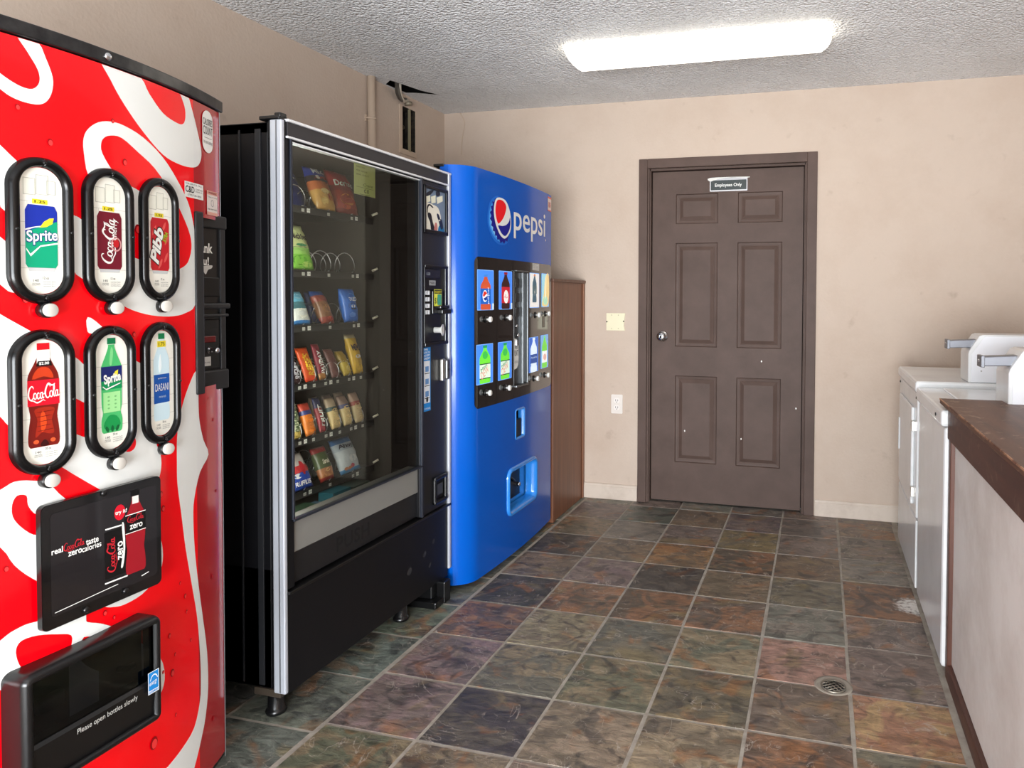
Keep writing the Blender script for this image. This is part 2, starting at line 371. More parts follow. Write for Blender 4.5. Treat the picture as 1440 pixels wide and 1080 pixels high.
        return s.decal(None, sf, h, mat, step, (vs, fs), xf)
    def strokes(s, st, box, sf, h, mat, rot=0.0, src=None, shear=0.0):
        """brush strokes [(x,y,w)...] drawn in the source box and fitted to the box"""
        x0, y0, x1, y1 = src; u0, v0, u1, v1 = box; cu, cv = (u0+u1)/2, (v0+v1)/2; c_, s_ = math.cos(rot), math.sin(rot)
        for k, q in enumerate(st):
            closed = q[0] == q[-1]
            q = smooth(q[:-1], 5, True) if closed else smooth(q, 5, False)
            if closed: q.append(q[0])
            vs = []; n = len(q)
            for i, (x, y, w) in enumerate(q):
                a = q[max(0, i-1)]; b = q[min(n-1, i+1)]; t = Vector((b[0]-a[0], b[1]-a[1]))
                t = t.normalized() if t.length > 1e-9 else Vector((1, 0))
                for sg in (1, -1):
                    X = x-t.y*w/2*sg; Y = y+t.x*w/2*sg; X += shear*Y
                    X = (X-(x0+x1)/2)*(u1-u0)/(x1-x0); Y = (Y-(y0+y1)/2)*(v1-v0)/(y1-y0)
                    vs.append(sf(cu+c_*X-s_*Y, cv+s_*X+c_*Y, h+k*2e-5))
            s.add(vs, [(2*i+1, 2*i+3, 2*i+2, 2*i) for i in range(n-1)], mat)
        return s
    def build(s, name, parent=None, bevel=0.0, seg=2, autosmooth=False, weld=False):
        me = bpy.data.meshes.new(name); off = Vector((0, 0, 0)); p = parent
        while p is not None: off += p.location; p = p.parent
        me.from_pydata([tuple(Vector(v)-off) for v in s.v], [], s.f)
        for mt in s.mats: me.materials.append(mt)
        for i, p in enumerate(me.polygons): p.material_index = s.m[i]; p.use_smooth = s.sm[i] or autosmooth
        if weld:
            bm = bmesh.new(); bm.from_mesh(me); bmesh.ops.remove_doubles(bm, verts=bm.verts, dist=1e-5); bmesh.ops.recalc_face_normals(bm, faces=bm.faces); bm.to_mesh(me); bm.free()
        me.update()
        o = bpy.data.objects.new(name, me); COL.objects.link(o); o.parent = parent
        if bevel:
            b = o.modifiers.new('bevel', 'BEVEL'); b.width = bevel; b.segments = seg; b.limit_method = 'ANGLE'; b.angle_limit = math.radians(40)
            b.harden_normals = False
        return o
def thing(name, loc, label, cat, group=None):
    o = bpy.data.objects.new(name, None); COL.objects.link(o); o.location = loc; o.empty_display_size = .1
    o['label'] = label; o['category'] = cat
    if group: o['group'] = group
    return o
def tag(o, label, cat, group=None):
    o['label'] = label; o['category'] = cat
    if group: o['group'] = group
    return o
def struct(o): o['kind'] = 'structure'; return o
def rebase(o, loc):
    """move the origin of a top-level mesh to loc"""
    loc = Vector(loc); o.data.transform(Matrix.Translation(-loc)); o.location = loc; return o

# ------------------------------------------------------------------ room shell
T = .12
def wall_panel(name, axis, at, outer, holes, mat, thick):
    """wall with rectangular holes; axis 'x' (plane x=at, u=y) or 'y' (plane y=at, u=x)"""
    mb = MB(); us = sorted({outer[0], outer[2]} | {h[0] for h in holes} | {h[2] for h in holes}); vs = sorted({outer[1], outer[3]} | {h[1] for h in holes} | {h[3] for h in holes})
    for i in range(len(us)-1):
        for j in range(len(vs)-1):
            cu, cv = (us[i]+us[i+1])/2, (vs[j]+vs[j+1])/2
            if any(h[0] < cu < h[2] and h[1] < cv < h[3] for h in holes): continue
            if axis == 'x': mb.box(at, us[i], vs[j], at+thick, us[i+1], vs[j+1], mat)
            else: mb.box(us[i], at, vs[j], us[i+1], at+thick, vs[j+1], mat)
    return struct(mb.build(name))
# recessed electrical box opening in the left wall
BOX = (3.838, 2.15, 3.985, 2.415)
wall_panel('wall_left', 'x', XL, (YF-T, 0, YB+T, ZC), [BOX], WALL, -T)
wall_panel('wall_right', 'x', XR, (YF-T, 0, YB+T, ZC), [], WALL, T)
DX0, DX1, DZ = -1.034, -.079, 2.07
wall_panel('wall_back', 'y', YB, (XL, 0, XR, ZC), [(DX0, 0, DX1, DZ)], WALL, T)
WX0, WX1, WZ0, WZ1 = -1.5, 1.25, 0.05, 2.2
wall_panel('wall_front', 'y', YF, (XL, 0, XR, ZC), [(WX0, WZ0, WX1, WZ1)], WALL, -T)
mb = MB()
FR = M('window_frame_metal', (120, 118, 114), .4, .6)
for x in (WX0, -.1, WX1-.05): mb.box(x, YF-.09, WZ0, x+.05, YF-.03, WZ1, FR)
mb.box(WX0, YF-.09, WZ1-.05, WX1, YF-.03, WZ1, FR); mb.box(WX0, YF-.09, WZ0, WX1, YF-.03, WZ0+.05, FR)
struct(mb.build('window_1', bevel=.003))
# ceiling with the torn hole beside the left wall
hole = [(XL+.012, 3.66), (XL+.08, 3.60), (XL+.11, 3.70), (XL+.14, 3.82), (XL+.20, 3.93), (XL+.09, 3.86), (XL+.03, 3.84)]
mb = MB(); mb.decal([rect(XL-T, YF-T, XR+T, YB+T), hole], lambda u, v, h=0: Vector((u, v, ZC)), 0, CEIL)
mb.f = [f[::-1] for f in mb.f]
ATT = M('attic_dark', (40,36,32), .9)
mb.box(XL-T, YF-T, ZC+.10, XR+T, YB+T, ZC+.14, ATT)
for b_ in ((XL-T-.02,YF-T,XL-T,YB+T),(XR+T,YF-T,XR+T+.02,YB+T),(XL-T,YF-T-.02,XR+T,YF-T),(XL-T,YB+T,XR+T,YB+T+.02)): mb.box(b_[0],b_[1],ZC-.01,b_[2],b_[3],ZC+.14,ATT)  # unseen dark sides added to keep sky light out of the torn hole
struct(mb.build('ceiling'))

# floor: slate tiles on a grout bed
TS = .3048; GX = .1095; GY = 4.2535
PAL = {  # (main, blotch) in photo-like sRGB
 'brown': ((98,84,74), (122,98,74)), 'gold': ((118,100,62), (92,86,70)), 'purp': ((98,84,82), (116,98,92)),
 'dark': ((64,62,64), (84,78,72)), 'rust': ((92,76,66), (138,88,58)), 'oliv': ((96,94,76), (124,108,78)),
 'green': ((84,88,78), (104,98,80)), 'oran': ((150,104,58), (110,88,66)), 'red': ((152,104,88), (128,92,80)),
 'grey': ((104,100,94), (120,112,102)), 'teal': ((66,76,76), (88,90,84)), 'gg': ((98,108,100), (84,94,88)),
 'sand': ((132,116,88), (112,98,78)), 'ored': ((158,104,76), (168,128,76)), 'pink': ((122,100,94), (104,88,86))}
cols = {
 -1: ['purp','purp','brown','green','grey','red','brown','rust','brown','grey'],
 -2: ['purp','gold','rust','brown','rust','oliv','gold','sand','oliv','grey'],
 -3: ['brown','purp','oran','dark','rust','green','oliv','sand','pink','brown'],
 -4: ['teal','grey','brown','purp','rust','sand','oliv','dark','sand','oliv'],
 -5: ['purp','brown','dark','brown','dark','rust','pink','pink','oliv','purp'] }
right_lines = [4.35, 4.005, 3.671, 3.376, 3.006, 2.741, 2.41, 2.118, 1.81, 1.51]
right_cols = ['brown','purp','grey','rust','purp','purp','ored','oliv','brown','gold']
mb = MB(); cA = []; cB = []; sd = []
def tile(x0, y0, x1, y1, kind, g=.0035, hz=0.0):
    a, b_ = PAL[kind]; j = [random.uniform(-7, 7) for _ in range(3)]; w = random.uniform(-6, 6)
    def tn(c): g_ = sum(c)/3; return [max(8, (g_+(q-g_)*.55+(2.5,0,-4)[i_])*1.15+w) for i_, q in enumerate(c)]
    a = lin([q+e*.5 for q, e in zip(tn(a), j)]); b_ = lin(tn(b_)); s_ = (random.random(), random.random(), random.random())
    q = [random.uniform(-.0015, .0015) for _ in range(8)]
    x0 += g+q[0]; x1 -= g+q[1]; y0 += g+q[2]; y1 -= g+q[3]; e = .0025
    z = [random.uniform(-.0008, .0003)+hz for _ in range(4)]
    vs = [(x0, y0, -.006), (x1, y0, -.006), (x1, y1, -.006), (x0, y1, -.006), (x0+e, y0+e, z[0]), (x1-e, y0+e, z[1]), (x1-e, y1-e, z[2]), (x0+e, y1-e, z[3])]
    mb.add(vs, [(4,5,6,7), (0,1,5,4), (1,2,6,5), (2,3,7,6), (3,0,4,7)], SLATE)
    for _ in range(5): cA.append(a); cB.append(b_); sd.append(s_)
kinds = list(PAL)
pool = ['brown','purp','dark','rust','oliv','grey','pink','sand']
for c in range(-5, 0):
    x0 = GX+c*TS
    y = YB; ys = [YB+.02]+[GY-k*TS+TS*0 for k in range(1, 21)]
    for k in range(20):
        kd = cols[c][k] if k < len(cols[c]) else random.choice(pool)
        if k == 0: tile(x0, ys[1], x0+TS, GY+.0, kd); continue
        tile(x0, ys[k+1], x0+TS, ys[k], kd)
for c in range(-5, 1):      # thin cut row under the door wall
    tile(GX+c*TS, GY, GX+(c+1)*TS, YB+.06, random.choice(['grey','purp','brown']))
for k in range(len(right_cols)-1): tile(GX, right_lines[k+1], GX+TS-.004, right_lines[k], right_cols[k])
y = right_lines[-1]
while y > YF: tile(GX, y-TS, GX+TS-.004, y, random.choice(pool)); y -= TS
# smooth grey-green tiles of the side strips
GGB = 2.368
for i in range(-7, 14):
    y = GGB+i*.2985
    for c in range(4):
        x1 = GX-5*TS-.006-c*TS
        tile(max(x1-TS, XL), y, x1, min(y+.2985, YB), 'gg', hz=-.001)
for i in range(-7, 14):
    y = GGB+i*.2985
    for c in range(4): tile(GX+TS+.02+c*TS, y, min(GX+2*TS+.02+c*TS, XR), min(y+.2985, YB), 'gg', hz=-.001)
mb.box(XL-T, YF-T, -.06, XR+T, YB+T, -.0018, GROUT); 
for _ in range(6): cA.append((.3,)*3); cB.append((.3,)*3); sd.append((0,)*3)
fl = struct(mb.build('floor'))
for nm, dat in (('ca', cA), ('cb', cB), ('seed', sd)):
    at = fl.data.attributes.new(nm, 'FLOAT_COLOR', 'FACE')
    for i, c in enumerate(dat): at.data[i].color = tuple(c)+(1,)

# baseboard on the back wall
def base(name, x0, x1):
    mb = MB(); mb.prism([(YB, 0), (YB-.012, 0), (YB-.012, .078), (YB-.009, .082), (YB-.009, .094), (YB, .098)], 'x', x0, x1, M('baseboard_paint', (204,190,176), .5, bump=(20, .3, .002), var=(6, (180,164,150), .45, .75)))
    return struct(mb.build(name, bevel=.0015))
base('baseboard_left', XL, -1.091); base('baseboard_right', -.016, XR)

# ------------------------------------------------------------------ the six-panel door
mb = MB(); YD = YB+.035
panels = [(-.864,1.729,-.604,1.912), (-.484,1.729,-.220,1.912), (-.864,.973,-.604,1.612), (-.484,.973,-.220,1.612), (-.862,.254,-.602,.793), (-.484,.254,-.220,.793)]
mb.decal([rect(-1.012, .012, -.099, 2.052)]+[rect(*p) for p in panels], facey(YD), 0, BROWN)
for u0, v0, u1, v1 in panels:
    pr = [(0,0), (.004,-.009), (.014,-.011), (.018,-.011), (.024,-.013), (.045,-.003), (.048,-.003)]
    q = [(u0,v0), (u1,v0), (u1,v1), (u0,v1)]
    vs = []; fs = []
    for d, h in pr:
        vs += [facey(YD)(u0+d, v0+d, h), facey(YD)(u1-d, v0+d, h), facey(YD)(u1-d, v1-d, h), facey(YD)(u0+d, v1-d, h)]
    for i in range(len(pr)-1):
        for k in range(4): fs.append((i*4+k, i*4+(k+1) % 4, (i+1)*4+(k+1) % 4, (i+1)*4+k))
    n = 4*(len(pr)-1); fs.append((n, n+1, n+2, n+3)); mb.add(vs, fs, BROWN)
mb.box(-1.012, YD+.014, .012, -.099, YD+.04, 2.052, BROWN)
for x0, x1, z0, z1 in ((-1.012,-1.011,.012,2.052), (-.1,-.099,.012,2.052), (-1.012,-.099,2.051,2.052)): mb.box(x0, YD, z0, x1, YD+.02, z1, BROWN)
door = struct(mb.build('door_1'))
mb = MB()  # frame: casing, jamb, stop
for x0, x1 in ((-1.088,-1.034), (-.079,-.022)): mb.box(x0, YB-.016, 0, x1, YB+.01, DZ+.057, BROWN)
mb.box(-1.034, YB-.016, DZ, -.079, YB+.01, DZ+.057, BROWN)
for x0, x1 in ((-1.034,-1.016), (-.095,-.079)): mb.box(x0, YB+.01, 0, x1, YB+.12, DZ, BROWN)
mb.box(-1.034, YB+.01, 2.056, -.079, YB+.12, DZ, BROWN)
for x0, x1 in ((-1.034,-1.022), (-.088,-.079)): mb.box(x0, YB-.006, 0, x1, YB+.02, DZ, BROWN)
mb.box(-1.034, YB+.115, 0, -.079, YB+.12, DZ, BROWN)
struct(mb.build('trim_1', bevel=.003))
mb = MB(); mb.lathe((-.941, YD, 1.035), (0,-1,0), [(0,.031), (.004,.033), (.008,.030), (.010,.016), (.03,.014), (.036,.020), (.046,.027), (.056,.027), (.063,.021), (.065,.010)], CHROME)
mb.lathe((-.941, YD-.065, 1.035), (0,-1,0), [(0,.008), (.002,.008)], BLACKP, 12)
mb.build('door_knob', door)
mb = MB()
nicks = [(-.80,.45), (-.482+.03,.42), (-.335,.895), (-.13,.62), (-.70,.235)]
for x, z in nicks: mb.plate(smooth([(x,z-.006), (x+.004,z), (x+.001,z+.007), (x-.004,z+.002)], 3), .0, .0006, facey(YD-.0002 if not (-.864<x<-.604) else YD+.0028), P(225,222,215))
mb.build('paint_chips', door)
# sign on the door
mb = MB(); s0, s1, t0, t1 = -.655, -.428, 1.921, 2.002
mb.plate(rr(s0, t0, s1, t1, .004), 0, .004, facey(YD), CHROME); sg = mb.build('door_sign')
tag(sg, 'small dark metal-edged sign reading Employees Only on the brown door', 'sign')
mb = MB(); mb.decal([rr(s0+.006, t0+.008, s1-.006, t1-.014, .003)], facey(YD), .0046, P(48,56,56))
mb.text('Employees Only', (s0+.032, t0+.022, s1-.034, t0+.048), facey(YD), .0052, P(235,235,230), bold=.012)
mb.build('sign_face', sg)
mb = MB(); mb.plate(smooth([(s0+.004,t1-.02), (s0+.05,t1-.006), (s0+.13,t1+.001), (s1-.004,t1-.004), (s1-.004,t1+.002), (s0+.004,t1+.002)], 4), .0046, .0056, facey(YD), P(215,214,208)); mb.build('worn_strip', sg)
rebase(sg, (s0, YD, t0)); 
for c in sg.children: c.data.transform(Matrix.Translation(-Vector((s0, YD, t0))))

# ------------------------------------------------------------------ wall plates
mb = MB(); CREAM = M('cream_plate', (226,220,188), .4)
t_ = thing('blank_wall_plate', (-1.236, YB, 1.067), 'cream blank switch plate on the wall left of the brown door', 'wall plate')
mb.plate([(-1.296,1.068), (-1.176,1.068), (-1.183,1.10), (-1.174,1.176), (-1.296,1.176)], 0, .006, facey(YB), CREAM); mb.build('plate', t_)
for x, z in ((-1.293,1.122), (-1.184,1.126)):
    mb = MB(); mb.lathe((x, YB-.005, z), (0,-1,0), [(0,.005), (.003,.004)], P(40,36,32), 10); mb.build('screw', t_)
for x, z in ((-1.262,1.164), (-1.218,1.164), (-1.262,1.08), (-1.218,1.08)):
    mb = MB(); mb.lathe((x, YB-.005, z), (0,-1,0), [(0,.003), (.002,.003)], P(180,170,140), 8); mb.build('screw_cover', t_)
t_ = thing('wall_outlet', (-1.225, YB, .545), 'white two-socket outlet low on the wall left of the brown door', 'outlet')
mb = MB(); mb.plate(rr(-1.262,.545,-1.188,.665,.006), 0, .006, facey(YB), M('outlet_plate', (222,214,206), .4)); mb.build('plate', t_, bevel=.001)
for zc in (.583, .627):
    mb = MB(); mb.plate(rr(-1.243, zc-.016, -1.207, zc+.016, .013), .006, .009, facey(YB), M('outlet_face', (232,226,220), .3))
    for dx in (-.007, .007): mb.decal([rect(-1.225+dx-.0014, zc-.004, -1.225+dx+.0014, zc+.008)], facey(YB), .0094, P(30,28,26))
    mb.decal([ell(-1.225, zc-.009, .003, .003, 10)], facey(YB), .0094, P(30,28,26)); mb.build('socket', t_)

# ------------------------------------------------------------------ ceiling light
t_ = thing('ceiling_light', (-.59, 3.41, ZC), 'long white lit fluorescent wraparound fixture on the popcorn ceiling', 'ceiling light')
mb = MB(); mb.box(-1.205, 3.30, ZC-.012, .03, 3.53, ZC, WHITEP); mb.build('base_pan', t_, bevel=.002)
LENS = M('lit_lens', (255,248,234), .3, emit=3.2)
prof = [(3.296, ZC-.013), (3.30, ZC-.035), (3.315, ZC-.06), (3.345, ZC-.078), (3.41, ZC-.085), (3.475, ZC-.078), (3.505, ZC-.06), (3.52, ZC-.035), (3.524, ZC-.013)]
mb = MB(); xs = [(-1.212, .0), (-1.207, .35), (-1.195, .7), (-1.17, 1.0), (-.01, 1.0), (.018, .7), (.032, .35), (.037, .0)]
vs = []; fs = []; k = len(prof)
for x, s_ in xs:
    for y, z in prof:
        vs.append((x, 3.41+(y-3.41)*(.90+.10*min(1, s_*1.5)), ZC-.013+(z-(ZC-.013))*s_ if s_ > 0 else ZC-.013))
for i in range(len(xs)-1):
    for j in range(k-1): fs.append((i*k+j, (i+1)*k+j, (i+1)*k+j+1, i*k+j+1))
mb.add(vs, fs, LENS, True); mb.build('lens', t_)

# ------------------------------------------------------------------ things on the left wall
WP = M('wall_paint_pipe', (196,176,156), .6, bump=(40, .2, .001))
t_ = thing('conduit_pipe', (XL, 3.51, 1.6), 'painted vertical conduit pipe on the left wall above the snack machine', 'pipe')
mb = MB(); mb.tube([(XL+.022, 3.525, .35), (XL+.022, 3.515, 1.6), (XL+.022, 3.507, ZC-.002)], .022, WP, 14); mb.build('pipe', t_)
mb = MB(); mb.box(XL, 3.476, 2.24, XL+.008, 3.49, 2.275, WP); mb.tube([(XL+.004, 3.48, 2.258), (XL+.03, 3.49, 2.258), (XL+.048, 3.507, 2.258), (XL+.03, 3.53, 2.258), (XL+.004, 3.54, 2.258)], .006, WP, 6); mb.build('pipe_clamp', t_)
t_ = thing('junction_box', (XL, 3.92, 2.12), 'open rusty electrical box set in the left wall with stripped wiring', 'electrical box')
OLD = M('old_box_metal', (58,50,40), .8, .1, var=(30, (26,22,18), .4, .6)); DK = M('dark_void', (16,14,12), .9)
mb = MB(); y0, z0, y1, z1 = BOX; X0 = XL-.07
mb.box(X0, y0, z0, X0+.004, y1, z1, DK); mb.box(X0, y0, z0, XL+.004, y0+.004, z1, OLD); mb.box(X0, y1-.004, z0, XL+.004, y1, z1, OLD); mb.box(X0, y0, z0, XL+.004, y1, z0+.004, OLD); mb.box(X0, y0, z1-.004, XL+.004, y1, z1, OLD)
mb.build('box_shell', t_)
mb = MB(); mb.box(XL-.002, y0-.026, z0-.02, XL+.006, y0+.006, z1+.005, WP); mb.box(XL-.002, y0+.004, z0-.02, XL+.006, y1+.012, z0+.012, WP); mb.box(XL-.002, y1+.002, z0, XL+.006, y1+.012, z1, WP); mb.build('broken_collar', t_, bevel=.003)
mb = MB(); mb.box(XL-.004, y0+.078, z0+.004, XL+.012, y0+.083, z1-.002, M('steel_divider', (170,160,130), .5, .5)); mb.build('divider', t_)
mb = MB(); mb.box(XL-.06, y0+.012, z0+.02, XL-.02, y0+.045, z0+.11, M('brown_wood_scrap', (120,92,60), .8)); mb.build('wood_scrap', t_)
for i in range(4):
    mb = MB(); r_ = random.uniform; pts = [(XL-.04, y0+.02+.012*i, z0+.05+.03*i)]
    for k in range(5): pts.append((XL-.045+r_(-.01, .03), y0+.035+r_(-.018, .03), z0+.08+.035*k))
    mb.tube(smooth(pts, 4, False), .004, P(50+25*(i % 3), 46+20*(i % 3), 38+14*(i % 3)), 6); mb.build('loose_wire', t_)
t_ = thing('cable_bundle', (XL+.03, 3.88, 2.385), 'grey cables running from the torn ceiling hole down to the wall box', 'cable')
for i, (cy, r1, cc) in enumerate(((0, .011, (96,90,82)), (.022, .010, (196,186,170)), (-.016, .008, (70,64,58)))):
    mb = MB(); mb.tube(smooth([(XL+.05+.02*i, 3.70+cy, ZC+.07), (XL+.045, 3.73+cy, ZC-.01), (XL+.03, 3.79+cy, ZC-.055), (XL+.022, 3.85+cy*.6, 2.452), (XL+.016, 3.872+cy*.5, 2.434)], 6, False), r1, M('cable_%d' % cc[0], cc, .5), 8); mb.build('cable', t_)
mb = MB(); mb.tube([(XL+.024, 3.875, 2.446), (XL+.024, 3.878, 2.424)], .022, M('connector', (150,140,122), .5, .4), 12); mb.build('connector', t_)
mb = MB(); mb.tube(smooth([(XL+.12, YB-.008, ZC-.003), (XL+.15, YB-.006, 2.42), (XL+.135, YB-.006, 2.33), (XL+.13, YB-.005, 2.27), (XL+.128, YB-.007, 2.215)], 6, False), .003, WP, 6)
tag(rebase(mb.build('thin_wire'), (XL+.12, YB, ZC)), 'thin painted wire hanging on the back wall beside the left corner', 'wire')

# ------------------------------------------------------------------ lettering and drink artwork
COLA = [  # brush strokes of the flowing soft-drink script, x 0..10.2, y -.9..3
 [(2.0,2.25,.10),(1.9,2.6,.25),(1.4,2.75,.22),(.75,2.2,.38),(.4,1.3,.46),(.6,.5,.36),(1.2,.25,.22),(1.9,.8,.12)],
 [(2.35,1.45,.2),(1.95,1.2,.3),(1.9,.6,.3),(2.3,.3,.2),(2.7,.7,.3),(2.65,1.25,.25),(2.35,1.45,.2)],
 [(3.6,1.25,.22),(3.35,1.45,.2),(3.0,1.1,.3),(3.0,.5,.3),(3.35,.3,.2),(3.75,.7,.12)],
 [(4.45,1.3,.2),(4.1,1.4,.22),(3.85,.95,.3),(3.95,.4,.3),(4.3,.4,.2),(4.5,.9,.2),(4.45,1.3,.2)],
 [(4.6,1.5,.28),(4.5,.8,.3),(4.7,.35,.26),(5.0,.55,.1)],
 [(.9,.1,.08),(1.7,.05,.2),(2.6,-.35,.26),(3.5,-.3,.24),(4.6,.0,.16),(5.3,-.3,.04)],
 [(4.75,1.05,.18),(5.2,1.15,.2)],
 [(7.0,2.2,.10),(6.95,2.6,.25),(6.4,2.7,.24),(5.8,2.2,.38),(5.4,1.3,.46),(5.6,.5,.36),(6.2,.25,.22),(6.8,.75,.12)],
 [(5.9,2.6,.08),(6.6,2.95,.24),(7.6,2.5,.28),(8.6,2.75,.12)],
 [(7.25,1.45,.2),(6.85,1.2,.3),(6.8,.6,.3),(7.2,.3,.2),(7.6,.7,.3),(7.55,1.25,.25),(7.25,1.45,.2)],
 [(7.9,.9,.12),(8.35,1.9,.2),(8.35,2.5,.2),(8.1,2.3,.24),(7.95,1.2,.3),(8.05,.4,.28),(8.4,.4,.12)],
 [(9.15,1.3,.2),(8.8,1.4,.22),(8.55,.95,.3),(8.65,.4,.3),(9.0,.4,.2),(9.2,.9,.2),(9.15,1.3,.2)],
 [(9.3,1.5,.28),(9.2,.8,.3),(9.4,.35,.26),(9.8,.6,.1)]]
COLASRC = (.1, -.5, 10.0, 3.0)
WHT = P(240,241,236); RPR = P(214,16,30); KPR = P(14,14,15); GPR = P(0,138,88); NPR = P(24,38,128); YPR = P(240,222,50)
CW = P(238,238,228, .12)           # backlit card stock
def bottle(mb, cu, v0, v1, w, sf, h, cap, body, label, lab=(.38,.62), cola=True, emit=0, capw=.17):
    """printed bottle picture between v0 and v1"""
    H = v1-v0
    pr = [(.0,.40),(.03,.46),(.10,.47),(.20,.44),(.30,.40),(.38,.44),(.50,.47),(.62,.47),(.70,.44),(.80,.28),(.88,.17),(.93,.16)] if cola else \
         [(.0,.38),(.03,.46),(.14,.47),(.21,.40),(.28,.45),(.40,.46),(.66,.47),(.72,.43),(.82,.26),(.90,.15),(.93,.15)]
    pr = smooth(pr, 3, False)
    out = [(cu+w*p[1], v0+H*p[0]) for p in pr]+[(cu-w*p[1], v0+H*p[0]) for p in pr[::-1]]
    mb.decal([out], sf, h, body)
    lo = [q for q in pr if lab[0] <= q[0] <= lab[1]]
    lw = max(q[1] for q in lo)
    mb.decal([rect(cu-w*lw, v0+H*lab[0], cu+w*lw, v0+H*lab[1])], sf, h+.0004, label)
    mb.decal([rect(cu-w*capw*1.1, v0+H*.935, cu+w*capw*1.1, v1)], sf, h+.0004, cap)
    return (cu-w*lw*.96, v0+H*(lab[0]+.03), cu+w*lw*.96, v0+H*(lab[1]-.03))

# ------------------------------------------------------------------ red soft-drink machine
CKY0, CKY1 = .66, 1.585
ck = thing('soda_vending_machine', (-1.9, 1.12, 0), 'tall red soft-drink vending machine with big white swirls, nearest on the left wall', 'vending machine')
mb = MB(); mb.box(-2.35, CKY0, .05, -1.575, CKY1, 1.775, BLACK); mb.build('cabinet', ck, bevel=.006)
# bowed door body
def bow(y0, y1, n=24): return [(coke_x(y0+(y1-y0)*i/n), y0+(y1-y0)*i/n) for i in range(n+1)]
mb = MB(); arc = bow(CKY0+.005, CKY1-.005)
DEB = M('door_edge_black', (14,14,15), .3)
for za, zb in ((.03, 1.04), (1.48, 1.762)): mb.prism([(-1.575, CKY0+.005)]+[(x-.006, y) for x, y in arc]+[(-1.575, CKY1-.005)], 'z', za, zb, DEB)
arc = bow(CKY0+.005, 1.452); mb.prism([(-1.575, CKY0+.005)]+[(x-.006, y) for x, y in arc]+[(-1.575, 1.452)], 'z', 1.04, 1.48, DEB)
mb.build('door', ck)
mb = MB(); arc = bow(CKY0, CKY1); TRIM = M('dark_steel_trim', (92,92,92), .30, .9, var=(6, (46,46,48), .35, .65))
mb.prism([(-1.60, CKY0)]+[(x+.006, y) for x, y in arc]+[(-1.60, CKY1)], 'z', 1.763, 1.792, TRIM); mb.build('top_trim', ck, bevel=.003)
mb = MB()
for q in ((148,76),):
    y, z = on(*q, coke_x); mb.lathe(COKE(y, 1.777, .006), (1,0,0), [(0,.008),(.003,.008),(.005,.005)], CHROME, 12)
mb.build('trim_screw', ck)
SEAM = 1.45
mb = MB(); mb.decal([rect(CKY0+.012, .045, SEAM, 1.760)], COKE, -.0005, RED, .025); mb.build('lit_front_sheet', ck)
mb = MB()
mb.decal([rect(SEAM, .045, CKY1-.012, 1.045)], COKE, -.0005, M('print_red_side', (176,8,22), .14, 0, .5, .6), .025)  # same print in darker red: the missing backlight is put into the colour
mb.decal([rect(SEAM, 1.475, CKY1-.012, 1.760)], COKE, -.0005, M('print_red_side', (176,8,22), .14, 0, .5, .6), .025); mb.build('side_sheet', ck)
mb = MB(); mb.decal([rect(CKY1-.014, .03, CKY1-.009, 1.765)], COKE, .0005, ALU, .05); mb.build('edge_bead', ck)
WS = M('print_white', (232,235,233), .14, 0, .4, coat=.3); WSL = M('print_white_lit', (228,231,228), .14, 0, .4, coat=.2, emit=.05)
def px2(pts, f=coke_x): return [on(x, y, f) for x, y in pts]
def cl(sp):   # clip helper: keep the artwork on the sheet
    return [[(min(max(u, CKY0+.013), CKY1-.014), min(max(v, .046), 1.759)) for u, v in s] for s in sp]
k = .38869
def cs(pts): return [(x*k, y*k) for x, y in pts]
art = []
art.append([smooth(px2(cs([(60,122),(100,190),(135,250),(143,290),(130,315),(105,322),(60,305),(0,265),(-90,190),(-90,250),(0,322),(40,350),(90,370),(140,378),(170,365),(188,330),(190,280),(165,210),(130,140)])), 4)])
art.append([smooth(px2(cs([(372,218),(400,290),(450,380),(520,480),(590,560),(650,595),(700,606),(722,590),(728,550),(715,480),(690,380),(676,338),(645,326),(655,350),(668,390),(670,425),(662,448),(640,445),(590,410),(540,340),(495,262)])), 4)])
art.append([smooth(px2([(117.6,214),(117.4,194),(124,181),(138,172),(155.5,171),(175,177),(202,194),(229,221.6),(249,253),(264,284),(271,311),(275,340),(276,385),(274.5,428),(261,440),(244.5,444.5),(222,444.5),(194.5,439),(166.7,426),(110,388),(100,378),(6.7,296.7),(0,289),(-60,238),(-60,150),(0,204),(22,225),(99,298),(110,305.5),(150,335),(184.6,359.5),(196,365),(225,377),(247,379),(254.8,377),(264,369),(269,350),(267,330),(256.6,303),(241,272),(217.7,237),(194,214),(171,194),(155.5,190.5),(145.8,194),(142,202),(143.8,215.7),(159,241),(178.8,258.5),(198,270),(225,292),(230,305),(225,318),(210,325),(196,324.6),(184.6,318.7),(150,290),(125,250)]), 3)])
art.append([smooth(px2([(-60,285),(0,333),(40,368),(60,390),(58,402),(40,412),(15.6,411),(0,400),(-60,352)]), 3)])
art.append([smooth(px2([(-60,405),(0,441.7),(41.7,465),(101,498.6),(121,514),(130,500),(131,472),(123,466.5),(123,446),(144,460),(186,503),(199.5,514),(212,545),(217,600),(219,622),(225.6,639),(226.4,658),(222,676),(212,690),(190,700),(160,697),(139,687.5),(84.7,655.5),(40,622),(10,597),(0,586),(-60,530)]), 3),
            smooth(px2([(50,556),(75,548),(101,558),(119,566.7),(160,590),(187,612),(191,625),(185,634),(172,634),(122,616),(102.8,608),(65,585)]), 3)])
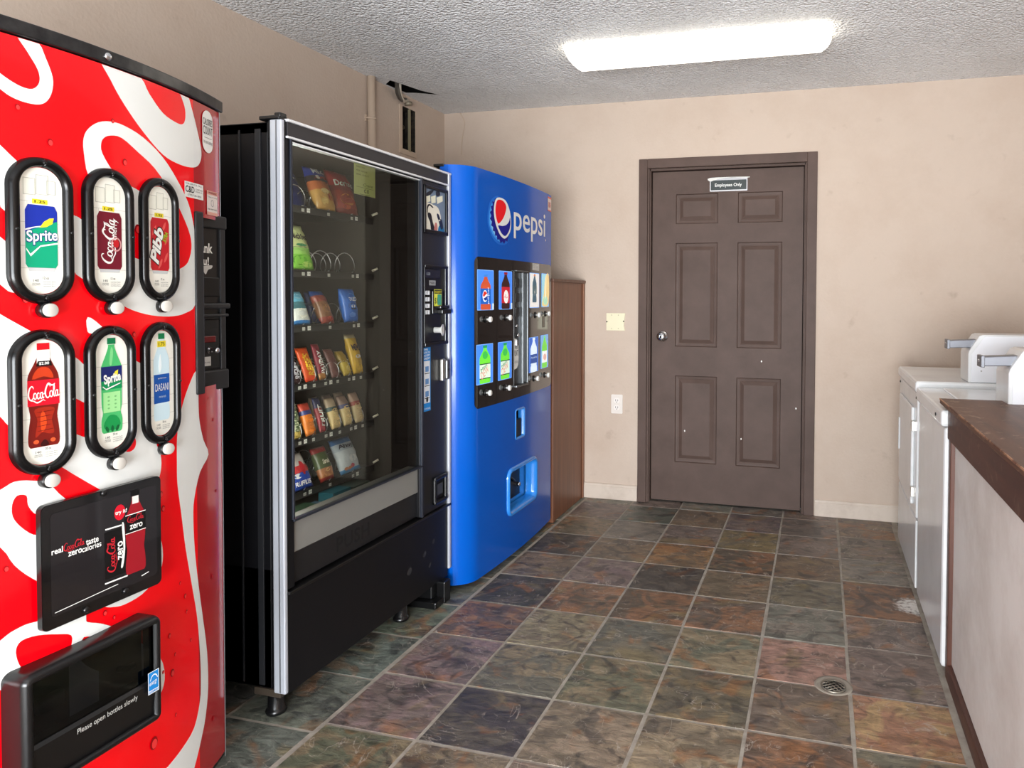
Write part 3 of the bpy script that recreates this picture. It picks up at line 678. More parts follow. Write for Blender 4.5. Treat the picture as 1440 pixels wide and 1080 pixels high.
art.append([smooth(px2([(-60,722),(0,689),(20,677.5),(45,676),(69,681),(94,703),(150,735),(200,738),(217,744),(226,758),(229,780.6),(226,801),(218,815),(199.6,835.6),(175,850),(159,853.5),(144.6,852.7),(100,840),(48,815),(20,795),(0,769.6),(-60,735)]), 3),
            smooth(px2([(37,697),(24,697),(17,709),(17.5,726),(28,740),(47,752),(62,748),(60,730),(47,721),(39,710)]), 3)])
art.append([smooth(px2([(-60,950),(-25,922),(0,901),(16,888.5),(36.7,878),(51,874),(85,862),(118,850),(121,855),(121,871),(124,875),(142.6,877),(163,883),(173,887.7),(200,905),(225.3,925),(231.4,949.6),(228,970),(216,994),(199.6,1015),(179,1027),(163,1030),(130,1027),(80,1015),(30.6,998.5),(16,990),(0,970),(-30,955)]), 3),
            smooth(px2([(22.4,913),(30.6,900.7),(53,893.4),(81.5,891.8),(100,893.4),(99.8,909),(93,927),(70,945),(41,952),(32.6,943.5),(24.4,929)]), 3),
            smooth(px2([(118,895.8),(138.5,898.7),(160,905),(172,925),(150,945),(120,935),(111,918)]), 3)])
art.append([smooth(px2([(275,522),(266.7,539),(258,564),(251,594),(248.6,622),(248.6,650),(249.3,680.7),(254.6,721.5),(260.7,770),(269,819),(277,868),(281,917),(282.3,957.8),(281,986),(273,1023),(256.7,1051.5),(236,1078),(215,1100),(262,1110),(273,1080),(283,1039),(289,1006.7),(292.5,966),(291,917),(285,868),(279,823),(273.8,774.5),(271.7,729.6),(273,701),(281,664),(293,639),(286,619),(280.6,594),(279,572),(279,550),(280,530)]), 3)])
mb = MB()
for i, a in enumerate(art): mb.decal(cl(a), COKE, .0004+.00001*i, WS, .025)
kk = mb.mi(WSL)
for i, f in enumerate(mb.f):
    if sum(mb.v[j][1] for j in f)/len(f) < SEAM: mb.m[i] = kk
# printed water drops
DR1 = P(240,60,60, rough=.15); DR2 = P(150,0,12, rough=.15)
drops = [(175,228,5),(158,170,3.5),(193,322,7),(232,300,4),(70,200,5),(24,150,4),(188,470,4),(168,492,5),(252,480,4),(300,590,3),(293,560,2.5),(304,690,3),(229,715,5),(226,695,5),(260,838,4),(253,820,3),(147,862,4),(160,868,3),(217,960,5),(242,946,6),(246,920,3),(216,1045,10),(238,894,4),(262,860,3),(298,810,4),(300,1010,5),(268,900,3),(229,945,3),(247,1005,3),(55,305,4),(35,420,6),(8,800,4),(25,1040,5)]
for i, (x, y, r) in enumerate(drops):
    u, v = on(x, y, coke_x); s_ = r*.0011
    mb.decal([ell(u, v, s_, s_*1.35, 14)], COKE, .0010, DR2); mb.decal([ell(u+s_*.15, v-s_*.2, s_*.72, s_*1.0, 14)], COKE, .0013, DR1 if x < 282 else P(190,30,40,rough=.15))  # drops past the seam are duller, matching the unlit red
mb.build('printed_swirl', ck)
# six product windows
def card(mb, uc, vc, kind):
    S = COKE; h = .004
    out = rr(uc-.039, vc-.121, uc+.039, vc+.121, .039, 10); mb.decal([out], S, h, CW, .02)
    LG = P(196,196,186,.3)
    for i, dz in enumerate((-.072, -.030, .015, .055)):   # pale stone joints behind the drink
        mb.decal([rect(uc-.0385, vc+dz-.0006, uc+.0385, vc+dz+.0006)], S, h+.0003, LG, .02)
    for dx, dz in ((-.021,-.05), (.026,-.01), (-.024,.035), (.02,.03)): mb.decal([rect(uc+dx-.0006, vc+dz-.02, uc+dx+.0006, vc+dz+.02)], S, h+.0003, LG)
    DT = P(90,90,86)
    mb.text('140', (uc-.016, vc-.098, uc-.006, vc-.093), S, h+.001, DT); mb.decal([[(uc-.018,vc-.101),(uc-.004,vc-.101),(uc-.004,vc-.1004),(uc-.018,vc-.1004)]], S, h+.001, DT)
    mb.text('CALORIES', (uc-.018, vc-.105, uc-.004, vc-.102), S, h+.001, DT)
    mb.text('12 oz' if kind < 3 else '20 oz', (uc+.001, vc-.093, uc+.012, vc-.088), S, h+.001, DT, bold=.01)
    for i in range(3): mb.text('nutrition facts', (uc+.001, vc-.099-.004*i, uc+.024, vc-.0965-.004*i), S, h+.001, DT)
    if kind < 3:   # can
        body = [P(22,44,150,.25), P(104,14,34,.2), P(176,20,32,.25)][kind]; SV = P(190,192,192,.2)
        IC = P(214,214,202,.3)
        for a in ((-.031,.067,-.010,.099), (-.009,.069,.013,.107), (.010,.071,.026,.098)):
            mb.decal([rect(uc+a[0], vc+a[1], uc+a[2], vc+a[3])], S, h+.0005, IC, .02)
            mb.decal([rect(uc+a[0], vc+a[1], uc+a[2], vc+a[3]), rect(uc+a[0]+.001, vc+a[1]+.001, uc+a[2]-.001, vc+a[3]-.001)], S, h+.0007, P(170,170,160,.2))
        w = .0285; t = vc+.049; b_ = vc-.071
        mb.decal([[(uc-w*.78,b_-.007),(uc+w*.78,b_-.007),(uc+w*.86,b_+.001),(uc-w*.86,b_+.001)]], S, h+.0008, SV)
        can = [(uc-w*.86,b_),(uc+w*.86,b_),(uc+w,b_+.007),(uc+w,t-.011),(uc+w*.82,t),(uc-w*.82,t),(uc-w,t-.011),(uc-w,b_+.007)]
        mb.decal([can], S, h+.001, body, .02)
        mb.decal([rect(uc-.016, vc+.051, uc+.011, vc+.060)], S, h+.001, YPR); mb.text('$1.25 ■' if 0 else '1.25', (uc-.012, vc+.053, uc+.007, vc+.058), S, h+.0013, KPR, bold=.02)
        if kind == 0:
            low = [(uc-w,vc-.004),(uc-w*.4,vc+.004),(uc,vc+.008),(uc+w*.5,vc+.015),(uc+w,vc+.02),(uc+w,b_+.007),(uc+w*.86,b_),(uc-w*.86,b_),(uc-w,b_+.007)]
            mb.decal([low], S, h+.0012, P(10,150,110,.25), .02)
            mb.decal([[(uc-.004,vc+.006),(uc+.004,vc+.018),(uc+.014,vc+.025),(uc+.022,vc+.026),(uc+.019,vc+.015),(uc+.008,vc+.008)]], S, h+.0015, YPR)
            mb.decal([smooth([(uc-w,vc-.001),(uc-w*.4,vc+.0055),(uc+.001,vc+.0075),(uc+.001,vc+.0095),(uc-w*.4,vc+.0075),(uc-w,vc+.002)],3)], S, h+.0014, WHT)
            mb.text('Sprite', (uc-w*.99, vc-.028, uc+w*1.02, vc+.003), S, h+.0018, NPR, bold=.06, shear=.1, rot=.10)
            mb.text('Sprite', (uc-w*.96, vc-.026, uc+w*.98, vc+.002), S, h+.0021, WHT, bold=.02, shear=.1, rot=.10)
            mb.decal([[(uc-w*.95,vc-.034),(uc-w*.72,vc-.045),(uc-w*.1,vc-.028),(uc+w,vc-.021),(uc+w,vc-.024),(uc-w*.1,vc-.031),(uc-w*.7,vc-.050),(uc-w*.97,vc-.037)]], S, h+.0016, WHT)
        elif kind == 1:
            mb.strokes(COLA, (uc-.052, vc-.029, uc+.048, vc+.006), S, h+.0016, WHT, rot=math.pi/2-.08, src=COLASRC, shear=.1)
            mb.decal([ell(uc+.014, vc-.018, .0125, .0150), ell(uc+.014, vc-.018, .0095, .0120)], S, h+.0022, P(214,150,150)); mb.decal([ell(uc+.014, vc-.016, .007, .009)], S, h+.0022, P(190,24,34))
            mb.text('cherry', (uc-.010, vc+.006, uc+.034, vc+.020), S, h+.0022, WHT, rot=math.pi/2-.06)
        else:
            for dx, dz in ((-.018,.02), (.012,.03), (.018,-.04), (.0,-.055), (-.02,-.02), (.02,.0)):
                mb.decal([smooth([(uc+dx-.006,vc+dz-.012),(uc+dx+.003,vc+dz-.003),(uc+dx+.006,vc+dz+.012),(uc+dx-.003,vc+dz+.002)],3)], S, h+.0012, P(228,90,86))
            mb.text('Pibb', (uc-.056, vc-.030, uc+.034, vc+.002), S, h+.0016, KPR, bold=.08, shear=.3, rot=math.pi/2-.22)
            mb.text('Pibb', (uc-.053, vc-.028, uc+.031, vc+.0), S, h+.0020, WHT, bold=.04, shear=.3, rot=math.pi/2-.22)
            mb.text('XTRA', (uc+.002, vc+.0, uc+.028, vc+.011), S, h+.0024, P(150,190,40), bold=.04, shear=.3, rot=math.pi/2-.35)
    else:
        if kind == 3:
            lb = bottle(mb, uc, vc-.086, vc+.1145, .0600, S, h+.0008, RPR, P(112,22,14,.15), P(206,16,38,.2), (.40,.645))
            mb.decal([smooth([(uc-.016,vc-.066),(uc-.004,vc-.058),(uc+.008,vc-.062),(uc+.018,vc-.060),(uc+.014,vc-.035),(uc+.018,vc-.012),(uc-.016,vc-.012),(uc-.012,vc-.035)],4)], S, h+.0012, P(150,36,18,.2))
            mb.decal([smooth([(uc-.005,vc-.056),(uc+.002,vc-.05),(uc+.004,vc-.034),(uc-.002,vc-.016),(uc-.007,vc-.03)],4)], S, h+.0015, P(206,66,24,.2))
            for i in range(5): mb.decal([ell(uc+.002*(-1)**i, vc-.018-.009*i, .0165-.001*(2-abs(2-i)), .0006, 12, .06)], S, h+.0017, P(96,18,12))
            for dx in (-.015,.015): mb.decal([ell(uc+dx, vc-.075, .005, .004, 12)], S, h+.0017, P(206,84,44,.2))
            mb.decal([smooth([(uc-.008,vc-.082),(uc,vc-.072),(uc+.008,vc-.082),(uc,vc-.085)],3)], S, h+.0017, P(54,10,10))
            mb.decal([smooth([(uc-.02,vc+.046),(uc,vc+.05),(uc+.018,vc+.046),(uc+.009,vc+.066),(uc-.01,vc+.066)],3)], S, h+.0012, P(186,56,24,.2))
            mb.decal([rect(uc-.0115, vc+.076, uc+.0115, vc+.103)], S, h+.0011, P(226,224,214,.2))
            mb.decal([[(uc-.013,vc+.070),(uc+.016,vc+.070),(uc+.013,vc+.080),(uc-.010,vc+.080)]], S, h+.0013, KPR); mb.text('$2.00', (uc-.008, vc+.072, uc+.010, vc+.078), S, h+.0016, WHT, bold=.02)
            mb.strokes(COLA, (uc-.029, vc+.0, uc+.029, vc+.036), S, h+.0018, WHT, rot=.06, src=COLASRC)
        elif kind == 4:
            lb = bottle(mb, uc, vc-.086, vc+.1145, .0520, S, h+.0008, P(0,112,66,.15), P(66,170,98,.3), P(20,34,96,.2), (.47,.70), False)
            mb.decal([smooth([(uc-.005,vc+.060),(uc+.0,vc+.058),(uc+.004,vc+.085),(uc+.0,vc+.095),(uc-.003,vc+.085)],3)], S, h+.0012, P(120,200,130,.2))
            for i in range(4):
                for sx in (-1, 1): mb.decal([ell(uc+sx*.008, vc-.010-.008*i, .0028, .0018, 8)], S, h+.0014, P(110,180,110,.2))
            for sx in (-1, 0, 1): mb.decal([ell(uc+sx*.012, vc-.078, .0035, .007, 10, -sx*.4)], S, h+.0014, P(10,96,50))
            mb.decal([smooth([(uc-.020,vc-.07),(uc-.008,vc-.05),(uc+.010,vc-.052),(uc+.020,vc-.07),(uc+.010,vc-.08),(uc-.010,vc-.08)],3)], S, h+.0011, P(20,140,70,.2))
            mb.decal([rect(uc-.020, vc-.043, uc+.020, vc+.0)], S, h+.0011, P(150,208,140,.3)); mb.decal([rect(uc-.0242, vc+.006, uc+.0242, vc+.024)], S, h+.0014, P(0,132,76,.2))
            mb.decal([[(uc+.0,vc+.032),(uc+.008,vc+.043),(uc+.015,vc+.046),(uc+.014,vc+.034)]], S, h+.0015, YPR)
            mb.text('Sprite', (uc-.019, vc+.014, uc+.021, vc+.040), S, h+.0018, WHT, bold=.04, shear=.1, rot=.15)
            mb.decal([[(uc-.021,vc+.014),(uc-.014,vc+.008),(uc+.020,vc+.018),(uc+.020,vc+.016),(uc-.013,vc+.005),(uc-.022,vc+.012)]], S, h+.0017, WHT)
        else:
            lb = bottle(mb, uc, vc-.086, vc+.1145, .0520, S, h+.0008, P(0,122,72,.15), P(186,208,216,.35), P(14,78,160,.2), (.20,.53), False)
            mb.decal([rect(uc-.013, vc+.083, uc+.013, vc+.097)], S, h+.0014, YPR); mb.text('1.75', (uc-.009, vc+.086, uc+.009, vc+.094), S, h+.0017, KPR)
            mb.decal([smooth([(uc-.006,vc+.024),(uc+.0,vc+.04),(uc-.004,vc+.068),(uc-.010,vc+.04)],3)], S, h+.0012, P(222,234,236,.3))
            mb.text('DASANI', (uc-.0205, vc-.018, uc+.0205, vc-.001), S, h+.0017, WHT, bold=.0)
            mb.text('purified water', (uc-.012, vc+.009, uc+.014, vc+.013), S, h+.0017, WHT); mb.text('minerals', (uc-.010, vc-.034, uc+.012, vc-.028), S, h+.0017, P(190,214,236), shear=.2)
for kind, (uc, vc) in enumerate(((1.0495,1.401),(1.187,1.4035),(1.3215,1.4055),(1.0485,1.0705),(1.187,1.073),(1.3215,1.076))):
    mb = MB(); prof = [(-.001,.0),(0,.010),(.004,.0145),(.010,.0165),(.0145,.0145),(.0175,.008),(.018,.0035)]
    mb.ring(rr(uc-.057, vc-.140, uc+.057, vc+.140, .057, 12), prof, COKE, BLACKG)
    fr = mb.build('display_frame', ck)
    for du, dv in ((0,-.1295), (-.0485,.0), (.0485,.0), (0,.1295)):
        mb = MB(); mb.lathe(COKE(uc+du, vc+dv, .014), (1,0,0), [(0,.0032),(.0035,.003),(.004,.001)], M('screw_black', (50,50,50), .3, .8), 10); mb.build('screw', fr)
    mb = MB(); card(mb, uc, vc, kind); mb.build('drink_card', fr)
    mb = MB(); c0 = COKE(uc+.004, vc-.1525, 0)
    mb.lathe(c0, (1,-.05,0), [(0,.0150),(.014,.0150),(.016,.0135)], BLACKP, 22); mb.lathe(c0+Vector((.012,0,0)), (1,-.05,0), [(0,.0128),(.0105,.0128),(.0112,.0115)], M('button_grey', (196,192,184), .4), 22)
    mb.build('selection_button', fr)
# promotional panel
tp = flatx(-1.446)
mb = MB(); mb.plate(rr(1.029, .627, 1.289, .872, .012), 0, .012, tp, BLACKP); pn = mb.build('promotion_panel', ck, bevel=.0)
tp = flatx(-1.4335)
mb = MB(); mb.decal([rr(1.030, .628, 1.288, .871, .012)], tp, 0, M('panel_sheet', (16,16,17), .12, 0, .5, .5))
mb.decal([rr(1.046, .651, 1.277, .853, .008)], tp, .0004, M('panel_picture', (30,28,30), .16, 0, .5, .4))
RR_ = P(196,36,48); cy = 1.19
def q1(x, y):       # crop coordinates of the panel to surface
    p = onx(30+x*.2222, 660+y*.2222, -1.433); return p.y, p.z
def qbox(x0, y0, x1, y1):
    a = q1(x0, y1); b_ = q1(x1, y0); return (a[0], a[1], b_[0], b_[1])
mb.decal([ell(*q1(622,272), .0125, .0165)], tp, .001, P(206,24,44)); mb.text('try it!', (q1(588,0)[0], q1(622,272)[1]-.006, q1(662,0)[0], q1(622,272)[1]+.005), tp, .0014, WHT, bold=.02)
a, b_ = q1(190,530), q1(262,520); mb.text('real', (a[0], a[1]-.005, b_[0], a[1]+.007), tp, .001, WHT, bold=.02)
a, b_ = q1(264,495), q1(402,468); mb.strokes(COLA, (a[0], (a[1]+b_[1])/2-.009, b_[0], (a[1]+b_[1])/2+.011), tp, .001, RR_, src=COLASRC, rot=.02)
a, b_ = q1(408,460), q1(488,446); mb.text('taste', (a[0], (a[1]+b_[1])/2-.005, b_[0], (a[1]+b_[1])/2+.006), tp, .001, WHT, bold=.02)
a, b_ = q1(295,535), q1(383,515); mb.text('zero', (a[0], (a[1]+b_[1])/2-.0045, b_[0], (a[1]+b_[1])/2+.0045), tp, .001, WHT, bold=.02)
a, b_ = q1(383,512), q1(505,470); mb.text('calories', (a[0], (a[1]+b_[1])/2-.005, b_[0], (a[1]+b_[1])/2+.007), tp, .001, WHT, bold=.01)
c1, c2 = q1(530,720), q1(665,345); mb.decal([rect(c1[0], c1[1]+.006, c2[0], c2[1]-.004)], tp, .0007, KPR)
for yy in ((530,382,640,340), (528,725,672,660)):
    a = q1(yy[0],yy[1]); b_ = q1(yy[2],yy[3]); mb.decal([[(a[0],a[1]-.002),(b_[0],a[1]-.003),(b_[0],a[1]),(a[0],a[1]+.001)]], tp, .0011, WHT)
a = q1(643,350); mb.decal([smooth([(a[0]-.003,a[1]),(a[0]+.002,a[1]),(a[0]+.004,a[1]-.05),(a[0]-.001,a[1]-.088),(a[0]-.006,a[1]-.088),(a[0]+.0,a[1]-.05)],3)], tp, .0011, WHT)
cm, cn = q1(572,540), q1(625,515); mb.strokes(COLA, (cm[0]-.038, cm[1]-.012, cm[0]+.038, cm[1]+.012), tp, .0014, RR_, src=COLASRC, rot=math.pi/2)
mb.text('zero', (cn[0]-.0195, cn[1]-.005, cn[0]+.0195, cn[1]+.007), tp, .0014, WHT, bold=.02, rot=math.pi/2)
bu = q1(722,400)[0]; bz0, bz1 = q1(722,650)[1], q1(722,130)[1]
mb.text('i', (bu,bz0,bu+.0001,bz0+.0001), tp, .001, KPR)
bottle(mb, bu, bz0, bz1, .050, tp, .001, KPR, P(150,22,34), KPR, (.50,.72))
mb.decal([rect(bu-.0075, bz0+(bz1-bz0)*.84, bu+.0075, bz0+(bz1-bz0)*.93)], tp, .0016, P(226,224,218))
mb.decal([rect(bu-.024, bz0+(bz1-bz0)*.715, bu+.024, bz0+(bz1-bz0)*.725), rect(bu-.024, bz0+(bz1-bz0)*.495, bu+.024, bz0+(bz1-bz0)*.503)], tp, .0017, WHT)
zl = bz0+(bz1-bz0)*.61; mb.strokes(COLA, (bu-.020, zl+.001, bu+.020, zl+.018), tp, .0018, RR_, src=COLASRC); mb.text('zero', (bu-.014, zl-.013, bu+.016, zl-.003), tp, .0018, WHT, bold=.02)
a, b_ = q1(212,912), q1(612,728); mb.decal([[(a[0],a[1]),(b_[0],b_[1]),(b_[0],b_[1]+.0014),(a[0],a[1]+.0014)]], tp, .001, WHT)
a, b_ = q1(760,677), q1(805,650); mb.decal([[(a[0],a[1]),(b_[0],b_[1]),(b_[0],b_[1]+.002),(a[0],a[1]+.002)]], tp, .001, WHT)
mb.build('advert_sheet', pn)
for x, y in ((408,888), (657,768), (520,150)):
    a = q1(x, y); mb = MB(); mb.lathe(tp(a[0], a[1], 0), (1,0,0), [(0,.0065),(.004,.006),(.006,.003)], BLACKP, 14); mb.build('bolt', pn)
# delivery bin
bp0 = flatx(-1.46)
mb = MB(); BO = rr(.972, .335, 1.262, .572, .018)
mb.ring(BO, [(0,0),(0,.045),(.004,.055),(.010,.060),(.016,.058),(.018,.050)], bp0, BLACKP)
dbin = mb.build('delivery_bin', ck)
mb = MB(); mb.decal([rr(.985, .430, 1.250, .560, .008)], flatx(-1.413), 0, glass_mat('smoked_flap', (.10,.10,.11), rough=.05)); mb.build('smoked_flap', dbin)
mb = MB(); mb.prism([(-1.412,.350),(-1.404,.428),(-1.41,.434),(-1.44,.434),(-1.44,.350)], 'y', .984, 1.250, BLACKP)
mb.box(-1.455, .985, .345, -1.450, 1.25, .56, DK); mb.box(-1.452, .985, .345, -1.43, 1.25, .352, BLACKP)
mb.build('bin_interior', dbin)
mb = MB(); mb.box(-1.448, 1.02, .47, -1.43, 1.07, .50, M('latch_grey', (70,70,72), .4)); mb.build('left_latch', dbin, bevel=.004)
mb = MB(); mb.tube([(-1.445,1.19,.475),(-1.43,1.195,.475),(-1.43,1.215,.475)], .007, M('latch_grey', (70,70,72), .4), 10); mb.build('right_latch', dbin)
mb = MB(); tb = flatx(-1.4035); mb.text('Please open bottles slowly', (1.070, .408, 1.200, .422), tb, .0, P(190,190,186)); mb.build('bin_lettering', dbin)
mb = MB(); tb = flatx(-1.3995); mb.decal([rect(1.2215,.408,1.248,.456)], tb, 0, P(30,130,205)); mb.decal([rect(1.2215,.408,1.248,.456), rect(1.2228,.4093,1.2467,.4547)], tb, .0003, WHT)
mb.decal([rect(1.2228,.414,1.2467,.4155)], tb, .0004, WHT); mb.text('ENERGY STAR', (1.224,.410,1.2455,.4133), tb, .0004, WHT)
mb.text('energy', (1.225,.424,1.244,.434), tb, .0004, WHT, shear=.4, rot=.15)
mb.decal([smooth([(1.226,.437),(1.230,.446),(1.236,.449),(1.242,.446),(1.245,.438),(1.2435,.438),(1.2405,.444),(1.236,.4468),(1.231,.444),(1.2275,.437)],2)], tb, .0004, WHT)
mb.build('energy_sticker', dbin)
# coin panel
mb = MB(); y0c, y1c = 1.449, 1.587; z0c, z1c = 1.03, 1.487; XC = -1.505
def cbox(nm, y0, y1, z0, z1, xa, xb, mat, par, bv=.002):
    mb = MB(); mb.box(xa, y0, z0, xb, y1, z1, mat); return mb.build(nm, par, bevel=bv)
cp = cbox('coin_panel', y0c+.004, y1c, z0c+.02, z1c-.02, -1.60, -1.545, BLACKP, ck)
CPB = M('coin_panel_black', (26,27,29), .42)
cbox('panel_frame_left', y0c, y0c+.024, z0c, z1c, -1.60, -1.492, CPB, cp, .004); cbox('panel_frame_top', y0c, y1c, z1c-.034, z1c, -1.60, -1.532, CPB, cp, .004); cbox('panel_frame_bottom', y0c, y1c+.001, z0c, z0c+.052, -1.60, -1.530, CPB, cp, .004)
cbox('panel_frame_right', y1c-.016, y1c, z0c, z1c, -1.60, -1.538, CPB, cp, .003)
mb = MB(); tb = flatx(-1.5448)
def tpx(x): return onx(x, 350, -1.5445).y
a0, a1 = tpx(282), tpx(298.5); w_ = (a1-a0); za, zb = onx(290, 356, -1.5445).z, onx(290, 342, -1.5445).z
mb.text('Thank', (a1-w_*1.75, za, a1, zb), tb, .001, WHT, bold=.03)
za2, zb2 = onx(288, 373, -1.5445).z, onx(288, 361, -1.5445).z; mb.text('You!', (a1-w_*1.70, za2, a1-w_*.32, zb2), tb, .001, WHT, bold=.03)
za3 = onx(290, 375, -1.5445).z; mb.decal([smooth([(a0,za3),(a0+w_*.3,za3+.002),(a1-.002,za3+.004),(a1-.004,za3-.004),(a0+w_*.6,za3-.008),(a0+w_*.4,za3-.02),(a0+w_*.2,za3-.012)],3)], tb, .0011, P(200,200,196))
mb.build('thank_you_sticker', cp)
cbox('bill_slot', y0c+.045, y1c-.022, 1.275, 1.325, -1.546, -1.536, P(8,8,9), cp)
cbox('bill_glint', y0c+.048, y0c+.058, 1.278, 1.315, -1.537, -1.534, P(70,72,74), cp, 0)
cbox('coin_shelf', y0c+.03, y1c-.004, 1.243, 1.258, -1.546, -1.518, CPB, cp, .004); cbox('coin_lip', y0c+.04, y1c-.004, 1.222, 1.230, -1.546, -1.524, CPB, cp, .003)
cbox('coin_slot_plate', y0c+.035, y1c-.02, 1.085, 1.215, -1.546, -1.540, P(20,21,22), cp)
cbox('red_display', y0c+.052, y1c-.035, 1.155, 1.172, -1.541, -1.537, P(96,10,14,rough=.2), cp)
mb = MB(); mb.lathe((-1.541, y0c+.082, 1.135), (1,.15,0), [(0,.009),(.004,.009),(.006,.006),(.02,.0055),(.022,.0075),(.027,.0075),(.029,.004)], CHROME, 16); mb.build('key_lock', cp)
mb = MB(); tb = flatx(-1.5395); mb.decal([rect(y0c+.038, 1.094, y0c+.088, 1.118)], tb, .0, P(196,196,194)); mb.decal([ell(y0c+.05,1.107,.007,.008,14)], tb, .0004, KPR); mb.text('coins only', (y0c+.062,1.10,y0c+.085,1.106), tb, .0004, KPR); mb.build('coin_sticker', cp)
# stickers
mb = MB()
def skb(f, x0, y0, x1, y1, X):   # crop(240,130) coords scale .1852
    a = on(240+x0*.1852, 130+y1*.1852, coke_x); b_ = on(240+x1*.1852, 130+y0*.1852, coke_x); return a, b_
ca = on(240+277*.1852, 130+300*.1852, coke_x); uw = .0245; vh = .0535
mb.decal([rr(ca[0]-uw, ca[1]-vh, ca[0]+uw, ca[1]+vh, .024, 8)], COKE, .0016, WHT, .02)
mb.text('CALORIES', (ca[0]-.021, ca[1]+.016, ca[0]+.022, ca[1]+.033), COKE, .002, KPR, bold=.01); mb.text('COUNT', (ca[0]-.021, ca[1]-.008, ca[0]+.022, ca[1]+.013), COKE, .002, KPR, bold=.01)
mb.decal([rect(ca[0]-.016, ca[1]-.0165, ca[0]+.018, ca[1]-.0155)], COKE, .002, KPR); mb.text('TRY A LOW-CAL BEVERAGE', (ca[0]-.020, ca[1]-.031, ca[0]+.022, ca[1]-.024), COKE, .002, KPR)
mb.build('calories_sticker', ck)
mb = MB(); a = on(259, 276, coke_x); b_ = on(285, 262, coke_x); b_ = (b_[0], a[1]+.038); W0 = b_[0]-a[0]
mb.decal([rect(a[0], a[1], b_[0], b_[1])], COKE, .0016, WHT, .02); mb.text('FOR SERVICE CALL', (a[0]+.004, b_[1]-.007, b_[0]-.006, b_[1]-.003), COKE, .002, KPR)
mb.text('C&D', (a[0]+.003, a[1]+.012, a[0]+W0*.5, a[1]+.028), COKE, .002, KPR, bold=.02)
for i, t_ in enumerate(('COFFEE AND', 'VENDING, INC.')): mb.text(t_, (a[0]+W0*.55, a[1]+.021-.006*i, b_[0]-.004, a[1]+.025-.006*i), COKE, .002, KPR)
mb.text('(770) 720-1850', (a[0]+.012, a[1]+.003, b_[0]-.010, a[1]+.009), COKE, .002, KPR); mb.build('service_sticker', ck)
mb = MB(); a = on(290, 303, coke_x); b_ = on(304.5, 258, coke_x); a = (a[0]+.002, a[1]+.003)
mb.decal([rect(a[0], a[1], b_[0], a[1]+.062)], COKE, .0016, P(232,222,214), .02); OR_ = P(226,110,70)
mb.decal([rect(a[0], a[1]+.052, b_[0], a[1]+.062), rect(a[0], a[1], b_[0], a[1]+.008)], COKE, .002, P(232,170,150)); mb.text('WARNING', (a[0]+.006, a[1]+.054, b_[0]-.003, a[1]+.060), COKE, .0023, P(140,30,20), bold=.02)
mb.decal([ell((a[0]+b_[0])/2, a[1]+.031, .007, .009, 12), ell((a[0]+b_[0])/2, a[1]+.031, .006, .008, 12)], COKE, .002, KPR); mb.text('Tipping or rocking', (a[0]+.003, a[1]+.044, b_[0]-.002, a[1]+.048), COKE, .002, KPR); mb.text('may cause injury', (a[0]+.003, a[1]+.012, b_[0]-.002, a[1]+.018), COKE, .002, KPR)
mb.build('warning_sticker', ck)
for x, y in ((-2.28,.72), (-1.66,.72), (-2.28,1.52), (-1.66,1.52)):
    mb = MB(); mb.lathe((x,y,0), (0,0,1), [(0,.03),(.01,.03),(.012,.014),(.055,.014)], RUBBER, 14); mb.build('foot', ck)

# ------------------------------------------------------------------ black glass-front snack machine
SY0, SY1, SZ0, SZ1 = 1.785, 2.765, .085, 1.80
sm = thing('snack_vending_machine', (-1.9, 2.27, 0), 'black glass-front snack vending machine with coiled shelves and a PUSH flap', 'vending machine')
def part(nm, par, boxes, mat, bv=.002):
    mb = MB()
    for b_ in boxes: mb.box(*b_, mat)
    return mb.build(nm, par, bevel=bv)
XBK = -2.32
part('cabinet', sm, [(XBK, SY0+.002, SZ0+.01, -1.575, SY0+.03, SZ1-.01), (XBK, SY1-.03, SZ0+.01, -1.575, SY1-.002, SZ1-.01), (XBK, SY0+.002, SZ0+.01, XBK+.03, SY1-.002, SZ1-.01),
    (XBK, SY0+.002, SZ1-.045, -1.575, SY1-.002, SZ1-.01), (XBK, SY0+.002, SZ0+.01, -1.575, SY1-.002, .46)], BLACK, .004)
part('side_seam', sm, [(-2.20, SY0-.001, SZ0+.02, -2.196, SY0+.003, SZ1-.03), (-1.68, SY0-.001, SZ0+.02, -1.674, SY0+.003, SZ1-.03), (-1.62, SY0-.002, SZ0+.02, -1.60, SY0+.003, SZ1-.03)], M('seam_grey', (26,27,30), .5), .001)
LIN_ = M('case_lining', (74,69,64), .55, 0, .3)
part('case_lining', sm, [(-2.28, SY0+.03, .46, -2.27, SY1-.03, SZ1-.045), (-2.27, 2.448, .50, -1.60, 2.452, SZ1-.05), (-2.27, SY0+.03, 1.75, -1.60, 2.45, SZ1-.046), (-2.27, SY0+.03, .46, -1.60, SY0+.034, SZ1-.046), (-2.27, SY0+.03, .46, -1.60, SY1-.03, .530)], LIN_, 0)
part('door_frame', sm, [(-1.575, SY0+.002, .40, -1.522, 1.822, 1.75), (-1.575, 2.525, .40, -1.522, 2.552, 1.75), (-1.575, SY0, 1.738, -1.522, SY1, 1.795)], BLACK, .002)
part('glass_trim', sm, [(-1.53, 1.812, .60, -1.517, 1.820, 1.742), (-1.53, 2.527, .40, -1.512, 2.541, 1.742), (-1.53, 1.812, .600, -1.512, 2.541, .607)], M('bluish_trim', (40,44,54), .35, .3), .001)
part('header_panel', sm, [(-1.53, SY0+.016, 1.748, -1.519, SY1-.016, 1.790)], DGREY, .001)
WLN = M('white_metal_trim', (228,230,232), .3, .2)
part('header_trim', sm, [(-1.54, SY0+.012, 1.790, -1.512, SY1, 1.7975), (-1.54, SY0+.012, 1.742, -1.514, SY1-.012, 1.748), (-1.54, SY0+.035, 1.731, -1.517, 2.54, 1.7345)], WLN, .0008)
